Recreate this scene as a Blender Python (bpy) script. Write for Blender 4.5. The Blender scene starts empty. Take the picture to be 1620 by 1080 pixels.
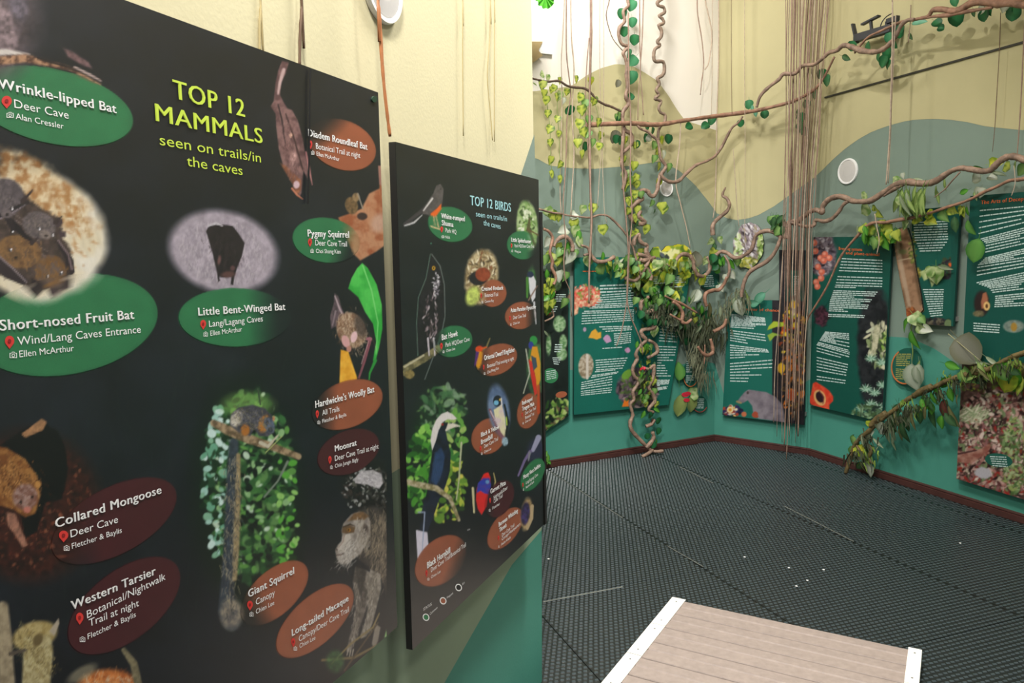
import bpy, bmesh, math, random
import numpy as np
from mathutils import Vector, Matrix

# ------------------------------------------------------------------ camera
F = 1200.0                                   # focal length in pixels of the 1620 px wide frame
EYE = np.array([0.0, 0.0, 1.6])
_d = np.array([1022.0 - 810, 11900.0 - 540, F]); _d /= np.linalg.norm(_d)
_u = -_d
_y = np.array([0, 0, 1.0]) - _u * _u[2]; _y /= np.linalg.norm(_y)
_x = np.cross(_y, _u)
ROT = np.array([_x, _y, _u])                 # picture axes (right, down, forward) -> world

scn = bpy.context.scene
COL = scn.collection
cam_data = bpy.data.cameras.new('camera')
cam = bpy.data.objects.new('camera', cam_data); COL.objects.link(cam)
cam_data.sensor_width = 36.0; cam_data.lens = F / 1620 * 36.0; cam_data.clip_start = 0.02
_m = Matrix.Identity(4)
for r in range(3):
    _m[r][0] = ROT[r][0]; _m[r][1] = -ROT[r][1]; _m[r][2] = -ROT[r][2]; _m[r][3] = EYE[r]
cam.matrix_world = _m
scn.camera = cam
scn.view_settings.view_transform = 'Standard'; scn.view_settings.look = 'None'
scn.view_settings.gamma = 1.0; scn.view_settings.use_curve_mapping = False
scn.view_settings.exposure = 0.38
scn.cycles.use_denoising = True
scn.cycles.max_bounces = 6

# ------------------------------------------------------------------ world and lamps
w = bpy.data.worlds.new('world'); scn.world = w; w.use_nodes = True
w.node_tree.nodes['Background'].inputs[0].default_value = (0.97, 0.98, 1.0, 1)
w.node_tree.nodes['Background'].inputs[1].default_value = 0.25

def area(name, loc, target, size, power, color=(1, .965, .92), spread=180):
    l = bpy.data.lights.new(name, 'AREA'); l.shape = 'SQUARE'; l.size = size; l.energy = power; l.color = color
    l.spread = math.radians(spread)
    o = bpy.data.objects.new(name, l); COL.objects.link(o); o.location = loc
    o.rotation_euler = (Vector(target) - Vector(loc)).to_track_quat('-Z', 'Y').to_euler()
    return o
def spot(name, loc, target, angle, power, size=.05, color=(1, .965, .92), blend=.8):
    l = bpy.data.lights.new(name, 'SPOT'); l.spot_size = math.radians(angle); l.spot_blend = blend
    l.energy = power; l.color = color; l.shadow_soft_size = size
    o = bpy.data.objects.new(name, l); COL.objects.link(o); o.location = loc
    o.rotation_euler = (Vector(target) - Vector(loc)).to_track_quat('-Z', 'Y').to_euler()
    return o
area('ceiling_lamp_near', (-0.10, 0.55, 3.75), (-0.45, 1.6, 1.3), .30, 66)
spot('track_spot_back', (0.1, 2.9, 3.3), (0.9, 6.2, 0.8), 66, 185, .05)
spot('track_spot_corner', (0.9, 3.6, 4.3), (2.2, 5.9, 2.0), 80, 85, .05)
area('ceiling_lamp_middle', (0.75, 2.75, 4.4), (0.5, 2.8, 0), .6, 72, spread=120)
area('ceiling_lamp_high', (0.5, 4.6, 4.55), (0.8, 6.2, 3.4), .5, 34, spread=130)
area('added_sheen_light', (2.0, 1.5, 4.4), (0.3, 1.6, 1.5), .5, 26)  # added light with no seen source, for the sheen on the mammals board

# ------------------------------------------------------------------ geometry helpers
def ray(x, y):
    return ROT @ np.array([x - 810.0, y - 540.0, F])
def proj(P):
    q = (np.asarray(P) - EYE) @ ROT
    return 810 + F * q[..., 0] / q[..., 2], 540 + F * q[..., 1] / q[..., 2]
def on_z(x, y, z=0.0):
    d = ray(x, y); return EYE + d * ((z - EYE[2]) / d[2])

class Plane:
    """vertical plane: n is its horizontal normal towards the room, d the direction to the right"""
    def __init__(s, a, b):
        a = np.array([a[0], a[1], 0.]); b = np.array([b[0], b[1], 0.])
        s.a, s.b = a, b; s.d = (b - a) / np.linalg.norm(b - a); s.len = np.linalg.norm(b - a)
        s.n = np.array([s.d[1], -s.d[0], 0.])
        if s.n @ (EYE - a) < 0: s.n = -s.n
        s.k = s.n @ a
    def t(s, x, y, off=0.0):
        d = ray(x, y); return (s.k + off - s.n @ EYE) / (d @ s.n)
    def at(s, x, y, off=0.0):
        return EYE + ray(x, y) * s.t(x, y, off)
    def sz(s, x, y, off=0.0):
        p = s.at(x, y, off); return float((p - s.a) @ s.d), float(p[2])
    def p(s, u, z, off=0.0):
        return s.a + s.d * u + s.n * off + np.array([0, 0, z])

A0 = on_z(865, 740); A1 = on_z(1130, 697); A2 = on_z(1281, 720); A3 = on_z(1620, 828)
_dir1 = (A1 - A0) / np.linalg.norm(A1 - A0); _dir3 = (A3 - A2) / np.linalg.norm(A3 - A2)
A0 = A0 - _dir1 * 1.3; A3 = A3 + _dir3 * 3.4
W1, W2, W3 = Plane(A0, A1), Plane(A1, A2), Plane(A2, A3)
_dl = ray(1305, 410); _dl[2] = 0; _dl /= np.linalg.norm(_dl)
_n = np.array([_dl[1], -_dl[0], 0]); _p0 = _n * -0.8998
WB = Plane(_p0 + _dl * 0.2, _p0 + _dl * 2.8)        # front plane of the two near boards
GAP = 0.062
_q0 = _p0 - _n * GAP
WL = Plane(_q0 - _dl * 1.2, _q0 + _dl * (float((Plane(_q0, _q0 + _dl).at(857, 1080) - _q0) @ _dl)))   # near wall face behind them

def room(x, y, off=0.0):
    """the point seen at x, y that stands off metres in front of whichever back wall is there"""
    t = min(W.t(x, y, off) for W in (W1, W2, W3) if W.t(x, y, off) > 0)
    return EYE + ray(x, y) * t
def room_wall(x, y, off=0.0):
    return min(((W.t(x, y, off), i) for i, W in enumerate((W1, W2, W3)) if W.t(x, y, off) > 0))[1]

# ------------------------------------------------------------------ materials
def srgb(c):
    if isinstance(c, str):
        c = c.lstrip('#'); c = ''.join(q * 2 for q in c) if len(c) == 3 else c; c = tuple(int(c[i:i + 2], 16) / 255 for i in (0, 2, 4))
    return c
def lin(c):
    return tuple((v / 12.92 if v <= .04045 else ((v + .055) / 1.055) ** 2.4) for v in srgb(c))
_mats = {}
def mat(name, color, rough=.6, var=.08, scale=8.0, bump=0.0, bscale=60.0, spec=.5, stretch=None, coat=0.0, emit=0):
    if name in _mats: return _mats[name]
    m = bpy.data.materials.new(name); m.use_nodes = True; nt = m.node_tree; b = nt.nodes['Principled BSDF']
    b.inputs['Roughness'].default_value = rough
    b.inputs['Specular IOR Level'].default_value = spec
    b.inputs['Coat Weight'].default_value = coat
    tc = nt.nodes.new('ShaderNodeTexCoord'); mp = nt.nodes.new('ShaderNodeMapping')
    nt.links.new(tc.outputs['Object'], mp.inputs[0])
    if stretch: mp.inputs['Scale'].default_value = stretch
    no = nt.nodes.new('ShaderNodeTexNoise'); no.inputs['Scale'].default_value = scale; no.inputs['Detail'].default_value = 5
    nt.links.new(mp.outputs[0], no.inputs['Vector'])
    rp = nt.nodes.new('ShaderNodeValToRGB'); c = lin(color)
    rp.color_ramp.elements[0].position = .3; rp.color_ramp.elements[1].position = .7
    rp.color_ramp.elements[0].color = tuple(v * (1 - var) for v in c) + (1,)
    rp.color_ramp.elements[1].color = tuple(min(1, v * (1 + var)) for v in c) + (1,)
    nt.links.new(no.outputs['Fac'], rp.inputs[0]); nt.links.new(rp.outputs[0], b.inputs['Base Color'])
    if bump:
        n2 = nt.nodes.new('ShaderNodeTexNoise'); n2.inputs['Scale'].default_value = bscale; n2.inputs['Detail'].default_value = 4
        nt.links.new(mp.outputs[0], n2.inputs['Vector'])
        bp = nt.nodes.new('ShaderNodeBump'); bp.inputs['Strength'].default_value = bump; bp.inputs['Distance'].default_value = .01
        nt.links.new(n2.outputs['Fac'], bp.inputs['Height']); nt.links.new(bp.outputs[0], b.inputs['Normal'])
    _mats[name] = m
    return m
def vmat(name, rough=.5, spec=.5, trans=0.0, coat=0.0):
    """colour from the mesh's colour attribute (printed board, leaf)"""
    if name in _mats: return _mats[name]
    m = bpy.data.materials.new(name); m.use_nodes = True; nt = m.node_tree; b = nt.nodes['Principled BSDF']
    a = nt.nodes.new('ShaderNodeAttribute'); a.attribute_name = 'Col'
    no = nt.nodes.new('ShaderNodeTexNoise'); no.inputs['Scale'].default_value = 90
    mx = nt.nodes.new('ShaderNodeMix'); mx.data_type = 'RGBA'; mx.blend_type = 'MULTIPLY'; mx.inputs[0].default_value = .25
    nt.links.new(a.outputs['Color'], mx.inputs[6]); nt.links.new(no.outputs['Fac'], mx.inputs[7])
    nt.links.new(mx.outputs[2], b.inputs['Base Color'])
    b.inputs['Roughness'].default_value = rough; b.inputs['Specular IOR Level'].default_value = spec
    b.inputs['Coat Weight'].default_value = coat
    if trans:
        tr = nt.nodes.new('ShaderNodeBsdfTranslucent'); nt.links.new(a.outputs['Color'], tr.inputs[0])
        ms = nt.nodes.new('ShaderNodeMixShader'); ms.inputs[0].default_value = trans
        nt.links.new(b.outputs[0], ms.inputs[1]); nt.links.new(tr.outputs[0], ms.inputs[2])
        nt.links.new(ms.outputs[0], nt.nodes['Material Output'].inputs[0])
    _mats[name] = m
    return m

# ------------------------------------------------------------------ object helpers
def link(name, me, m=None, parent=None, kind=None):
    o = bpy.data.objects.new(name, me); COL.objects.link(o)
    if m is not None and me is not None and len(me.materials) == 0: me.materials.append(m)
    if parent is not None: o.parent = parent
    if kind: o['kind'] = kind
    return o
def mesh(name, verts, faces, m=None, parent=None, kind=None, smooth=False):
    me = bpy.data.meshes.new(name)
    me.from_pydata([tuple(map(float, v)) for v in verts], [], faces); me.update()
    if smooth: me.polygons.foreach_set('use_smooth', [True] * len(me.polygons))
    return link(name, me, m, parent, kind)
def thing(name, label, cat, loc=(0, 0, 0), group=None):
    o = bpy.data.objects.new(name, None); COL.objects.link(o); o.location = loc; o.empty_display_size = .05
    o['label'] = label; o['category'] = cat
    if group: o['group'] = group
    return o
def tag(o, label, cat, group=None):
    o['label'] = label; o['category'] = cat
    if group: o['group'] = group
    return o
class MB:
    def __init__(s): s.v = []; s.f = []; s.c = []
    def add(s, v, f):
        k = len(s.v); s.v += [tuple(map(float, q)) for q in v]; s.f += [tuple(i + k for i in q) for q in f]
    def hexa(s, b, t):
        """b, t: four corners each"""
        s.add(list(b) + list(t), [(3, 2, 1, 0), (4, 5, 6, 7), (0, 1, 5, 4), (1, 2, 6, 5), (2, 3, 7, 6), (3, 0, 4, 7)])
    def bar(s, a, b, wx, wz, side):
        a, b, side = map(np.asarray, (a, b, side)); ax = (b - a) / np.linalg.norm(b - a)
        up = np.cross(ax, side); up = up / np.linalg.norm(up); side = np.cross(up, ax)
        q = lambda p: [p - side * wx / 2 - up * wz / 2, p + side * wx / 2 - up * wz / 2, p + side * wx / 2 + up * wz / 2, p - side * wx / 2 + up * wz / 2]
        s.hexa(q(a), q(b))
    def prism(s, pts, off):
        """flat outline pts (list of 3-vectors) thickened by vector off"""
        n = len(pts); off = np.asarray(off)
        s.add(list(pts) + [np.asarray(p) + off for p in pts],
              [tuple(range(n))[::-1], tuple(range(n, 2 * n))] + [(i, (i + 1) % n, n + (i + 1) % n, n + i) for i in range(n)])
    def poly(s, pts): s.add(pts, [tuple(range(len(pts)))])
    def build(s, name, m=None, parent=None, kind=None, smooth=False):
        return mesh(name, s.v, s.f, m, parent, kind, smooth)
def local(o):
    """move an object made in world coordinates onto its parent thing"""
    if o.parent is not None:
        o.matrix_parent_inverse = Matrix.Translation(-o.parent.location) if o.parent.type == 'EMPTY' else Matrix.Identity(4)
    return o

# ------------------------------------------------------------------ prints: a canvas of ink colours, indexed by where each spot of a board is seen
OX, OY, CW, CH = -420, -320, 2120, 1640
ink = np.zeros((CH, CW, 3), np.float32)
rng = np.random.default_rng(7)
def noise(h, w, cell, seed, octaves=3):
    out = np.zeros((h, w), np.float32); amp = 1.0; tot = 0
    r = np.random.default_rng(abs(int(seed)))
    for o in range(octaves):
        c = max(1.5, cell / 2 ** o); gh, gw = int(h / c) + 3, int(w / c) + 3
        g = r.random((gh, gw), dtype=np.float32)
        yy = np.arange(h) / c; xx = np.arange(w) / c
        y0 = yy.astype(int); x0 = xx.astype(int); fy = (yy - y0)[:, None]; fx = (xx - x0)[None]
        fy = fy * fy * (3 - 2 * fy); fx = fx * fx * (3 - 2 * fx)
        a = g[y0][:, x0]; b = g[y0][:, x0 + 1]; c2 = g[y0 + 1][:, x0]; d = g[y0 + 1][:, x0 + 1]
        out += amp * ((a * (1 - fx) + b * fx) * (1 - fy) + (c2 * (1 - fx) + d * fx) * fy); tot += amp; amp *= .55
    return out / tot
def win(x0, y0, x1, y1):
    x0 = max(0, int(x0 - OX)); y0 = max(0, int(y0 - OY)); x1 = min(CW, int(x1 - OX) + 1); y1 = min(CH, int(y1 - OY) + 1)
    if x1 <= x0 or y1 <= y0: return None
    ys, xs = np.mgrid[y0:y1, x0:x1]
    return (slice(y0, y1), slice(x0, x1)), xs + OX, ys + OY
def put(sl, m, color, var=0, cell=6, seed=1, color2=None, stretchy=1):
    h, w_ = m.shape; c = np.array(srgb(color), np.float32)
    if color2 is not None:
        n = np.clip((noise(h, w_, cell, seed) - .5) * 3 + .5, 0, 1)[..., None]
        c = c * (1 - n) + np.array(srgb(color2), np.float32) * n
    elif var:
        n = noise(h, w_, cell, seed)[..., None] - .5
        c = np.clip(c * (1 + n * 2 * var), 0, 1)
    ink[sl] = ink[sl] * (1 - m[..., None]) + c * m[..., None]
def rect(x0, y0, x1, y1, color, **k):
    r = win(x0, y0, x1, y1)
    if r: put(r[0], np.ones(r[1].shape, np.float32), color, **k)
def ell(cx, cy, rx, ry, rot=0, color='#fff', soft=1.0, edge=0, alpha=1, **k):
    R = max(rx, ry) + soft * 3; r = win(cx - R, cy - R, cx + R, cy + R)
    if not r: return
    sl, X, Y = r; a = math.radians(rot); dx, dy = X - cx, Y - cy
    u = (dx * math.cos(a) + dy * math.sin(a)) / rx; v = (-dx * math.sin(a) + dy * math.cos(a)) / ry
    q = np.sqrt(u * u + v * v)
    if edge: q = q + (noise(*q.shape, max(4, min(rx, ry) * .4), int(cx * 7 + cy)) - .5) * edge
    m = np.clip((1 - q) * min(rx, ry) / soft + .5, 0, 1).astype(np.float32) * alpha
    put(sl, m, color, **k)
def poly(pts, color, soft=1.0, edge=0, alpha=1, **k):
    P = np.array(pts, float); pad = soft * 2 + 3 + edge * 2
    r = win(P[:, 0].min() - pad, P[:, 1].min() - pad, P[:, 0].max() + pad, P[:, 1].max() + pad)
    if not r: return
    sl, X, Y = r
    if edge:
        X = X + (noise(*X.shape, 4, int(P[0, 0])) - .5) * edge * 2; Y = Y + (noise(*X.shape, 4, int(P[0, 1]) + 5) - .5) * edge * 2
    d2 = np.full(X.shape, 1e9); ins = np.zeros(X.shape, bool)
    for i in range(len(P)):
        x0, y0 = P[i]; x1, y1 = P[(i + 1) % len(P)]; ex, ey = x1 - x0, y1 - y0; L = ex * ex + ey * ey + 1e-9
        t = np.clip(((X - x0) * ex + (Y - y0) * ey) / L, 0, 1)
        d2 = np.minimum(d2, (X - x0 - t * ex) ** 2 + (Y - y0 - t * ey) ** 2)
        c = ((y0 > Y) != (y1 > Y)) & (X < ex * (Y - y0) / (ey + 1e-12) + x0); ins ^= c
    sd = np.sqrt(d2) * np.where(ins, 1, -1)
    put(sl, np.clip(sd / soft + .5, 0, 1).astype(np.float32) * alpha, color, **k)
def line(pts, wds, color, soft=1.0, alpha=1, **k):
    P = np.array(pts, float); wds = np.interp(np.linspace(0, 1, len(P)), np.linspace(0, 1, len(np.atleast_1d(wds))), np.atleast_1d(wds))
    pad = max(wds) + soft + 2
    r = win(P[:, 0].min() - pad, P[:, 1].min() - pad, P[:, 0].max() + pad, P[:, 1].max() + pad)
    if not r: return
    sl, X, Y = r; m = np.zeros(X.shape)
    for i in range(len(P) - 1):
        x0, y0 = P[i]; x1, y1 = P[i + 1]; ex, ey = x1 - x0, y1 - y0; L = ex * ex + ey * ey + 1e-9
        t = np.clip(((X - x0) * ex + (Y - y0) * ey) / L, 0, 1)
        dd = np.sqrt((X - x0 - t * ex) ** 2 + (Y - y0 - t * ey) ** 2); ww = (wds[i] * (1 - t) + wds[i + 1] * t) / 2
        m = np.maximum(m, np.clip((ww - dd) / soft + .5, 0, 1))
    put(sl, m.astype(np.float32) * alpha, color, **k)
def scatter(cx, cy, rx, ry, n, colors, size=(3, 8), asp=.4, rot=0, seed=0, inside=1.0, ang=None, alpha=1, soft=1):
    r = np.random.default_rng(seed); a = math.radians(rot)
    for i in range(n):
        q = math.sqrt(r.random()) * inside; t = r.random() * 6.283
        u, v = rx * q * math.cos(t), ry * q * math.sin(t)
        x = cx + u * math.cos(a) - v * math.sin(a); y = cy + u * math.sin(a) + v * math.cos(a)
        s = r.uniform(*size); an = r.uniform(0, 180) if ang is None else r.normal(ang, 25)
        ell(x, y, s, s * asp * r.uniform(.6, 1.4), an, colors[r.integers(len(colors))], soft=soft, alpha=alpha)
def fur(x0, y0, x1, y1, wd, n, colors, L=8, seed=0, ang=90, spread=20, tk=1.0):
    r = np.random.default_rng(abs(int(seed)))
    for i in range(n):
        t = r.random(); x = x0 + (x1 - x0) * t + r.normal(0, wd / 2.5); y = y0 + (y1 - y0) * t + r.normal(0, wd / 2.5)
        a = math.radians(r.normal(ang, spread)); l = L * r.uniform(.5, 1.3)
        line([(x, y), (x + math.cos(a) * l, y + math.sin(a) * l)], [tk, .4], colors[r.integers(len(colors))], alpha=.8)


# ---- coloured name ovals: (board, centre, radii, tilt), colour, drawn 'u'nder or 'o'ver the pictures, fade direction (degrees) or None
OVC = {'g': '#2f7a4c', 'b': '#a0593c', 'm': '#4a1b20'}
MAM_OV = [((82, 168, 130, 58, 13), 'g', 'u', None), ((104, 514, 146, 78, -10), 'g', 'u', None), ((371, 502, 88, 46, 0), 'g', 'o', 0), ((541, 229, 55, 38, 22), 'b', 'o', 225),
          ((516, 380, 53, 35, 8), 'g', 'o', 20), ((549, 640, 58, 36, -22), 'b', 'o', 180), ((551, 715, 51, 33, -24), 'm', 'o', None), ((434, 938, 65, 34, -43), 'b', 'o', 150),
          ((498, 982, 76, 36, -43), 'b', 'u', None), ((180, 824, 108, 52, -28), 'm', 'o', 170), ((196, 958, 104, 54, -38), 'm', 'o', None)]
BIR_OV = [((712, 355, 35, 27, 14), 'g', 'u', None), ((826, 388, 24, 22, 20), 'g', 'o', 0), ((779, 464, 22, 21, -20), 'b', 'o', 180), ((824, 499, 25, 21, -16), 'b', 'o', 0),
          ((716, 540, 31, 24, -16), 'g', 'o', 180), ((785, 569, 34, 23, -24), 'b', 'o', 180), ((773, 690, 25, 30, 38), 'b', 'u', None), ((836, 650, 17, 28, 14), 'b', 'u', None),
          ((843, 751, 15, 28, 30), 'g', 'o', None), ((790, 789, 20, 31, 28), 'm', 'o', 180), ((799, 836, 20, 38, 36), 'b', 'u', None), ((697, 887, 47, 32, -45), 'b', 'o', 20)]
def paint_oval(o, c, fade):
    cx, cy, rx, ry, rot = o; R = max(rx, ry) + 4; r_ = win(cx - R, cy - R, cx + R, cy + R); sl, X, Y = r_
    a = math.radians(rot); dx, dy = X - cx, Y - cy; u = (dx * math.cos(a) + dy * math.sin(a)) / rx; v = (-dx * math.sin(a) + dy * math.cos(a)) / ry
    m = np.clip((1 - np.sqrt(u * u + v * v)) * min(rx, ry) + 1.0, 0, 1)
    if fade is not None:
        f = math.radians(fade); q = (dx * math.cos(f) + dy * math.sin(f)) / max(rx, ry) ; m = m * np.clip(1.15 - np.clip(q - .15, 0, 1) * 1.6, .12, 1)
    put(sl, m.astype(np.float32), OVC[c], var=.06, cell=20)

# ---- board of mammals
rect(-420, -320, 640, 1320, '#16191f', var=.35, cell=60, seed=3)
rng_ = np.random.default_rng(11)
for i in range(240):                                          # faint undergrowth in the lower part
    x, y = rng_.uniform(-300, 640), rng_.uniform(520, 1080); l = rng_.uniform(20, 70)
    line([(x, y), (x + rng_.normal(0, 8), y - l)], [2.5, .8], '#23332a', alpha=rng_.uniform(.15, .5), soft=2)
for q_ in MAM_OV:
    if q_[2] == 'u': paint_oval(q_[0], q_[1], q_[3])
# bat at top left
ell(-20, 40, 80, 95, 20, '#55494d', soft=40, var=.5, cell=12, alpha=.9)
poly([(0, 0), (18, 10), (22, 38), (30, 60), (24, 84), (-40, 90), (-60, 0)], '#7d6c70', soft=8, var=.5, cell=7)
ell(28, 8, 14, 26, -20, '#6c6470', soft=10, alpha=.8, var=.4, cell=5)
line([(-30, 84), (10, 82), (46, 86)], [10, 9, 2], '#d8cfc8', soft=3)
line([(-20, 98), (40, 92), (75, 100), (110, 108), (158, 134)], [14, 13, 10, 6, 3], '#54372a', soft=4, color2='#b98d6c', cell=6)
line([(60, 92), (100, 104), (160, 126)], [4, 3, 2], '#1f1616', soft=2)
poly([(100, 76), (112, 80), (140, 98), (146, 108), (132, 104), (108, 90)], '#6d5254', soft=4, var=.4)
line([(118, 106), (142, 118), (160, 128)], [3, 4, 2], '#b9a39c', soft=2)
# cluster of fruit bats on pale rock
ell(58, 374, 112, 102, 12, '#e9dcbe', soft=14, edge=.12, color2='#f3ecdc', cell=40)
ell(68, 300, 90, 34, 38, '#a8723c', soft=16, edge=.5, color2='#ead4ab', cell=11, alpha=.85)
ell(110, 330, 50, 14, 55, '#b98a55', soft=8, edge=.6, color2='#efe2c4', cell=6, alpha=.6)
for i in range(60):
    a = rng_.uniform(-1.4, 1.5); ell(58 + 100 * math.cos(a) * rng_.uniform(.5, .95), 374 + 90 * math.sin(a) * rng_.uniform(.5, .95), rng_.uniform(2, 7), 2, rng_.uniform(0, 90), '#b5763a', alpha=.35, soft=2)
poly([(-60, 300), (20, 284), (44, 312), (70, 332), (96, 346), (98, 372), (112, 396), (116, 432), (104, 446), (92, 462), (72, 458), (56, 462), (34, 446), (0, 436), (-60, 420)], '#4b3d38', soft=5, edge=4, var=.4, cell=6)
for k in range(5): line([(10 + k * 14, 330 + k * 18), (40 + k * 12, 350 + k * 16)], [3, 1], '#8a7a78', alpha=.6)
ell(8, 312, 30, 30, 0, '#5b5256', soft=4, var=.3, cell=5)
fur(-10, 300, 25, 330, 22, 150, ['#72686a', '#4b4244', '#857a78'], 6, 1)
ell(62, 356, 27, 21, 20, '#63595a', soft=3, var=.3, cell=4)
fur(50, 350, 80, 364, 18, 150, ['#7c716d', '#544a4a', '#8d8078'], 6, 2, 60)
poly([(86, 354), (98, 346), (100, 353), (92, 360)], '#4c3d40'); poly([(92, 366), (104, 366), (104, 374), (95, 376)], '#4c3d40')
ell(30, 398, 36, 26, 10, '#6a4d34', soft=3, color2='#8b6841', cell=7)
fur(10, 395, 55, 404, 24, 200, ['#8d6a42', '#5b4636', '#a5794a', '#574a46'], 7, 3, 70)
poly([(0, 408), (22, 424), (45, 444), (38, 452), (10, 440), (-30, 410)], '#352a2e', soft=2); line([(-5, 402), (20, 424), (42, 446)], [3, 3, 2], '#8b7c80')
poly([(88, 378), (100, 388), (116, 410), (118, 430), (112, 438), (102, 428), (104, 410), (94, 396)], '#2d2327', soft=1.5); line([(92, 380), (108, 402), (114, 426)], [3, 3, 3], '#7d6a6d')
ell(80, 430, 25, 27, 0, '#7a5630', soft=3, color2='#675854', cell=8)
fur(68, 416, 92, 446, 24, 260, ['#9c7038', '#6d5d58', '#8b6234', '#5d5150'], 6, 4, 80)
poly([(74, 456), (84, 454), (86, 470), (80, 474), (74, 466)], '#4b3c3f'); poly([(102, 448), (108, 448), (114, 462), (106, 458)], '#4b3c3f')
poly([(50, 440), (62, 446), (68, 462), (60, 468), (48, 456)], '#2d2327', soft=1.5)
line([(-10, 345), (20, 332), (44, 320)], [10, 8, 6], '#2a2327'); line([(0, 346), (20, 336), (42, 323)], [2, 2, 1], '#978a92')
line([(20, 352), (38, 372), (50, 380)], [10, 9, 5], '#241c20'); line([(10, 338), (20, 362)], [12, 8], '#2c2226')
for x, y in ((19, 330), (62, 362), (83, 372), (20, 366), (17, 395), (76, 437), (97, 431)): ell(x, y, 2.6, 2.6, 0, '#0c0a0a'); ell(x + .5, y, 1.7, 1.7, 0, '#f4eef2')
for (x, y, r, c) in ((72, 368, 9, '#857872'), (24, 402, 10, '#6c5238'), (86, 438, 10, '#7c5c3c'), (10, 334, 10, '#6f6466')):   # muzzles
    ell(x, y + 3, r, r * .75, 20, c, soft=3, var=.2, cell=3); ell(x + 1, y + r * .55, r * .28, r * .2, 0, '#241a1a')
for x0, y0, x1, y1 in ((36, 318, 52, 300), (88, 352, 98, 342), (50, 384, 60, 376), (74, 452, 80, 470), (104, 446, 112, 458)): line([(x0, y0), (x1, y1)], [8, 2], '#3c2f30', soft=1.2)
# small bat on grey rock
ell(353, 398, 87, 64, 14, '#aca1ad', soft=12, var=.16, cell=10)
for i in range(900):
    a = rng_.uniform(0, 6.28); q = math.sqrt(rng_.random()) * .88; x, y = 353 + 80 * q * math.cos(a), 398 + 58 * q * math.sin(a) + 10 * q * math.cos(a)
    line([(x, y), (x + rng_.normal(0, 2), y + rng_.uniform(3, 9))], [1.3, .6], ['#8b818d', '#c9bfc8', '#978c98', '#d5ccd2'][i % 4], alpha=.55)
poly([(326, 366), (331, 356), (344, 354), (368, 357), (378, 370), (387, 384), (383, 404), (375, 424), (371, 437), (369, 451), (365, 450), (366, 438), (354, 439), (347, 438), (348, 444), (345, 446), (343, 430), (336, 400)], '#231b1f', soft=1.5, var=.3, cell=5)
fur(340, 375, 370, 410, 22, 160, ['#33282c', '#16100f', '#3f3236'], 8, 7)
ell(361, 434, 11, 5, -6, '#5c3d3a', soft=3); ell(347, 411, 2.5, 7, 10, '#6f4d4d', soft=2); ell(368, 424, 4, 4, 0, '#5b3f40', soft=2)
line([(330, 357), (342, 353), (352, 357)], [3, 4, 2], '#c9c4cb')
# roundleaf bat, hanging
poly([(446, 96), (457, 99), (452, 116), (445, 130), (443, 150), (449, 162), (455, 172), (462, 174), (471, 190), (479, 220), (486, 262), (487, 284), (480, 270), (477, 305), (474, 312), (468, 296), (448, 262), (441, 236), (437, 200), (436, 180), (428, 168), (433, 160), (436, 130), (440, 112)], '#5f4144', soft=2, color2='#8d6a68', cell=9)
line([(449, 110), (443, 130), (440, 148)], [5, 5, 3], '#c8aaa8', soft=2); line([(440, 165), (446, 190), (452, 230)], [2, 3, 2], '#32222a')
line([(452, 180), (464, 215), (474, 250), (479, 268)], [2, 2.5, 2], '#3a2629', soft=1.5); ell(460, 214, 2.5, 4, 0, '#e3b39c'); ell(464, 250, 5, 10, 10, '#d6aaa4', soft=4)
poly([(443, 258), (452, 262), (476, 285), (476, 300), (470, 310), (462, 290)], '#a5694a', soft=3, color2='#7c4a37', cell=6); ell(469, 292, 5, 6, 0, '#d8b8c0', soft=2); line([(462, 298), (470, 308), (479, 315)], [3, 3, 1], '#c77c60')
line([(484, 240), (489, 268), (494, 292)], [2, 4, 1], '#b5797a'); fur(452, 190, 468, 280, 14, 200, ['#8b6462', '#5a3c3e', '#a37e78'], 8, 8)
# squirrel on branch, right
poly([(602, 280), (612, 274), (620, 380), (595, 398), (570, 412), (560, 402), (545, 370), (535, 344), (552, 338), (572, 330), (584, 306), (600, 298)], '#a05a38', soft=3, color2='#c08a66', cell=12)
ell(600, 352, 12, 16, 30, '#c9a694', soft=8, alpha=.7); poly([(598, 262), (606, 262), (608, 294), (600, 292)], '#a37266', soft=2)
ell(556, 325, 10, 14, -15, '#6c5538', soft=2, var=.4, cell=3); ell(563, 312, 6, 7, 0, '#907653', soft=2, var=.3, cell=3); line([(566, 306), (574, 330)], [2, 2], '#9b8f80'); ell(573, 342, 8, 6, 0, '#3c2a28', soft=2)
# woolly bat on a pitcher leaf
poly([(573, 416), (582, 424), (596, 450), (604, 482), (605, 520), (600, 548), (594, 572), (590, 570), (595, 540), (590, 512), (578, 494), (567, 470), (551, 456), (556, 440), (565, 424)], '#2fae3c', soft=1.5, color2='#52cd55', cell=18)
line([(574, 420), (588, 460), (598, 510), (595, 560)], [2, 2, 1], '#7fe07a'); line([(594, 570), (585, 590), (584, 600)], [5, 3, 2], '#2f9a3c')
poly([(524, 520), (522, 500), (528, 480), (529, 463), (535, 468), (541, 488), (546, 500), (540, 512)], '#5d4d54', soft=1.5, var=.4, cell=4); line([(530, 468), (538, 490), (545, 502)], [2, 3, 2], '#b7a2a8'); line([(526, 515), (531, 492)], [2, 3], '#8d7b82')
ell(556, 522, 23, 29, -20, '#8a6750', soft=3, color2='#b59a80', cell=6); fur(548, 505, 566, 540, 26, 380, ['#c3a88c', '#8a6548', '#6c4d3a', '#d9c4aa'], 8, 9, 80, 40)
ell(571, 514, 10, 20, -10, '#2d2628', soft=6, alpha=.6); ell(560, 533, 5, 9, 15, '#f1c9cd'); ell(547, 540, 6, 10, -20, '#dda8a8'); ell(552, 552, 4, 5, 0, '#c58c7c')
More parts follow.
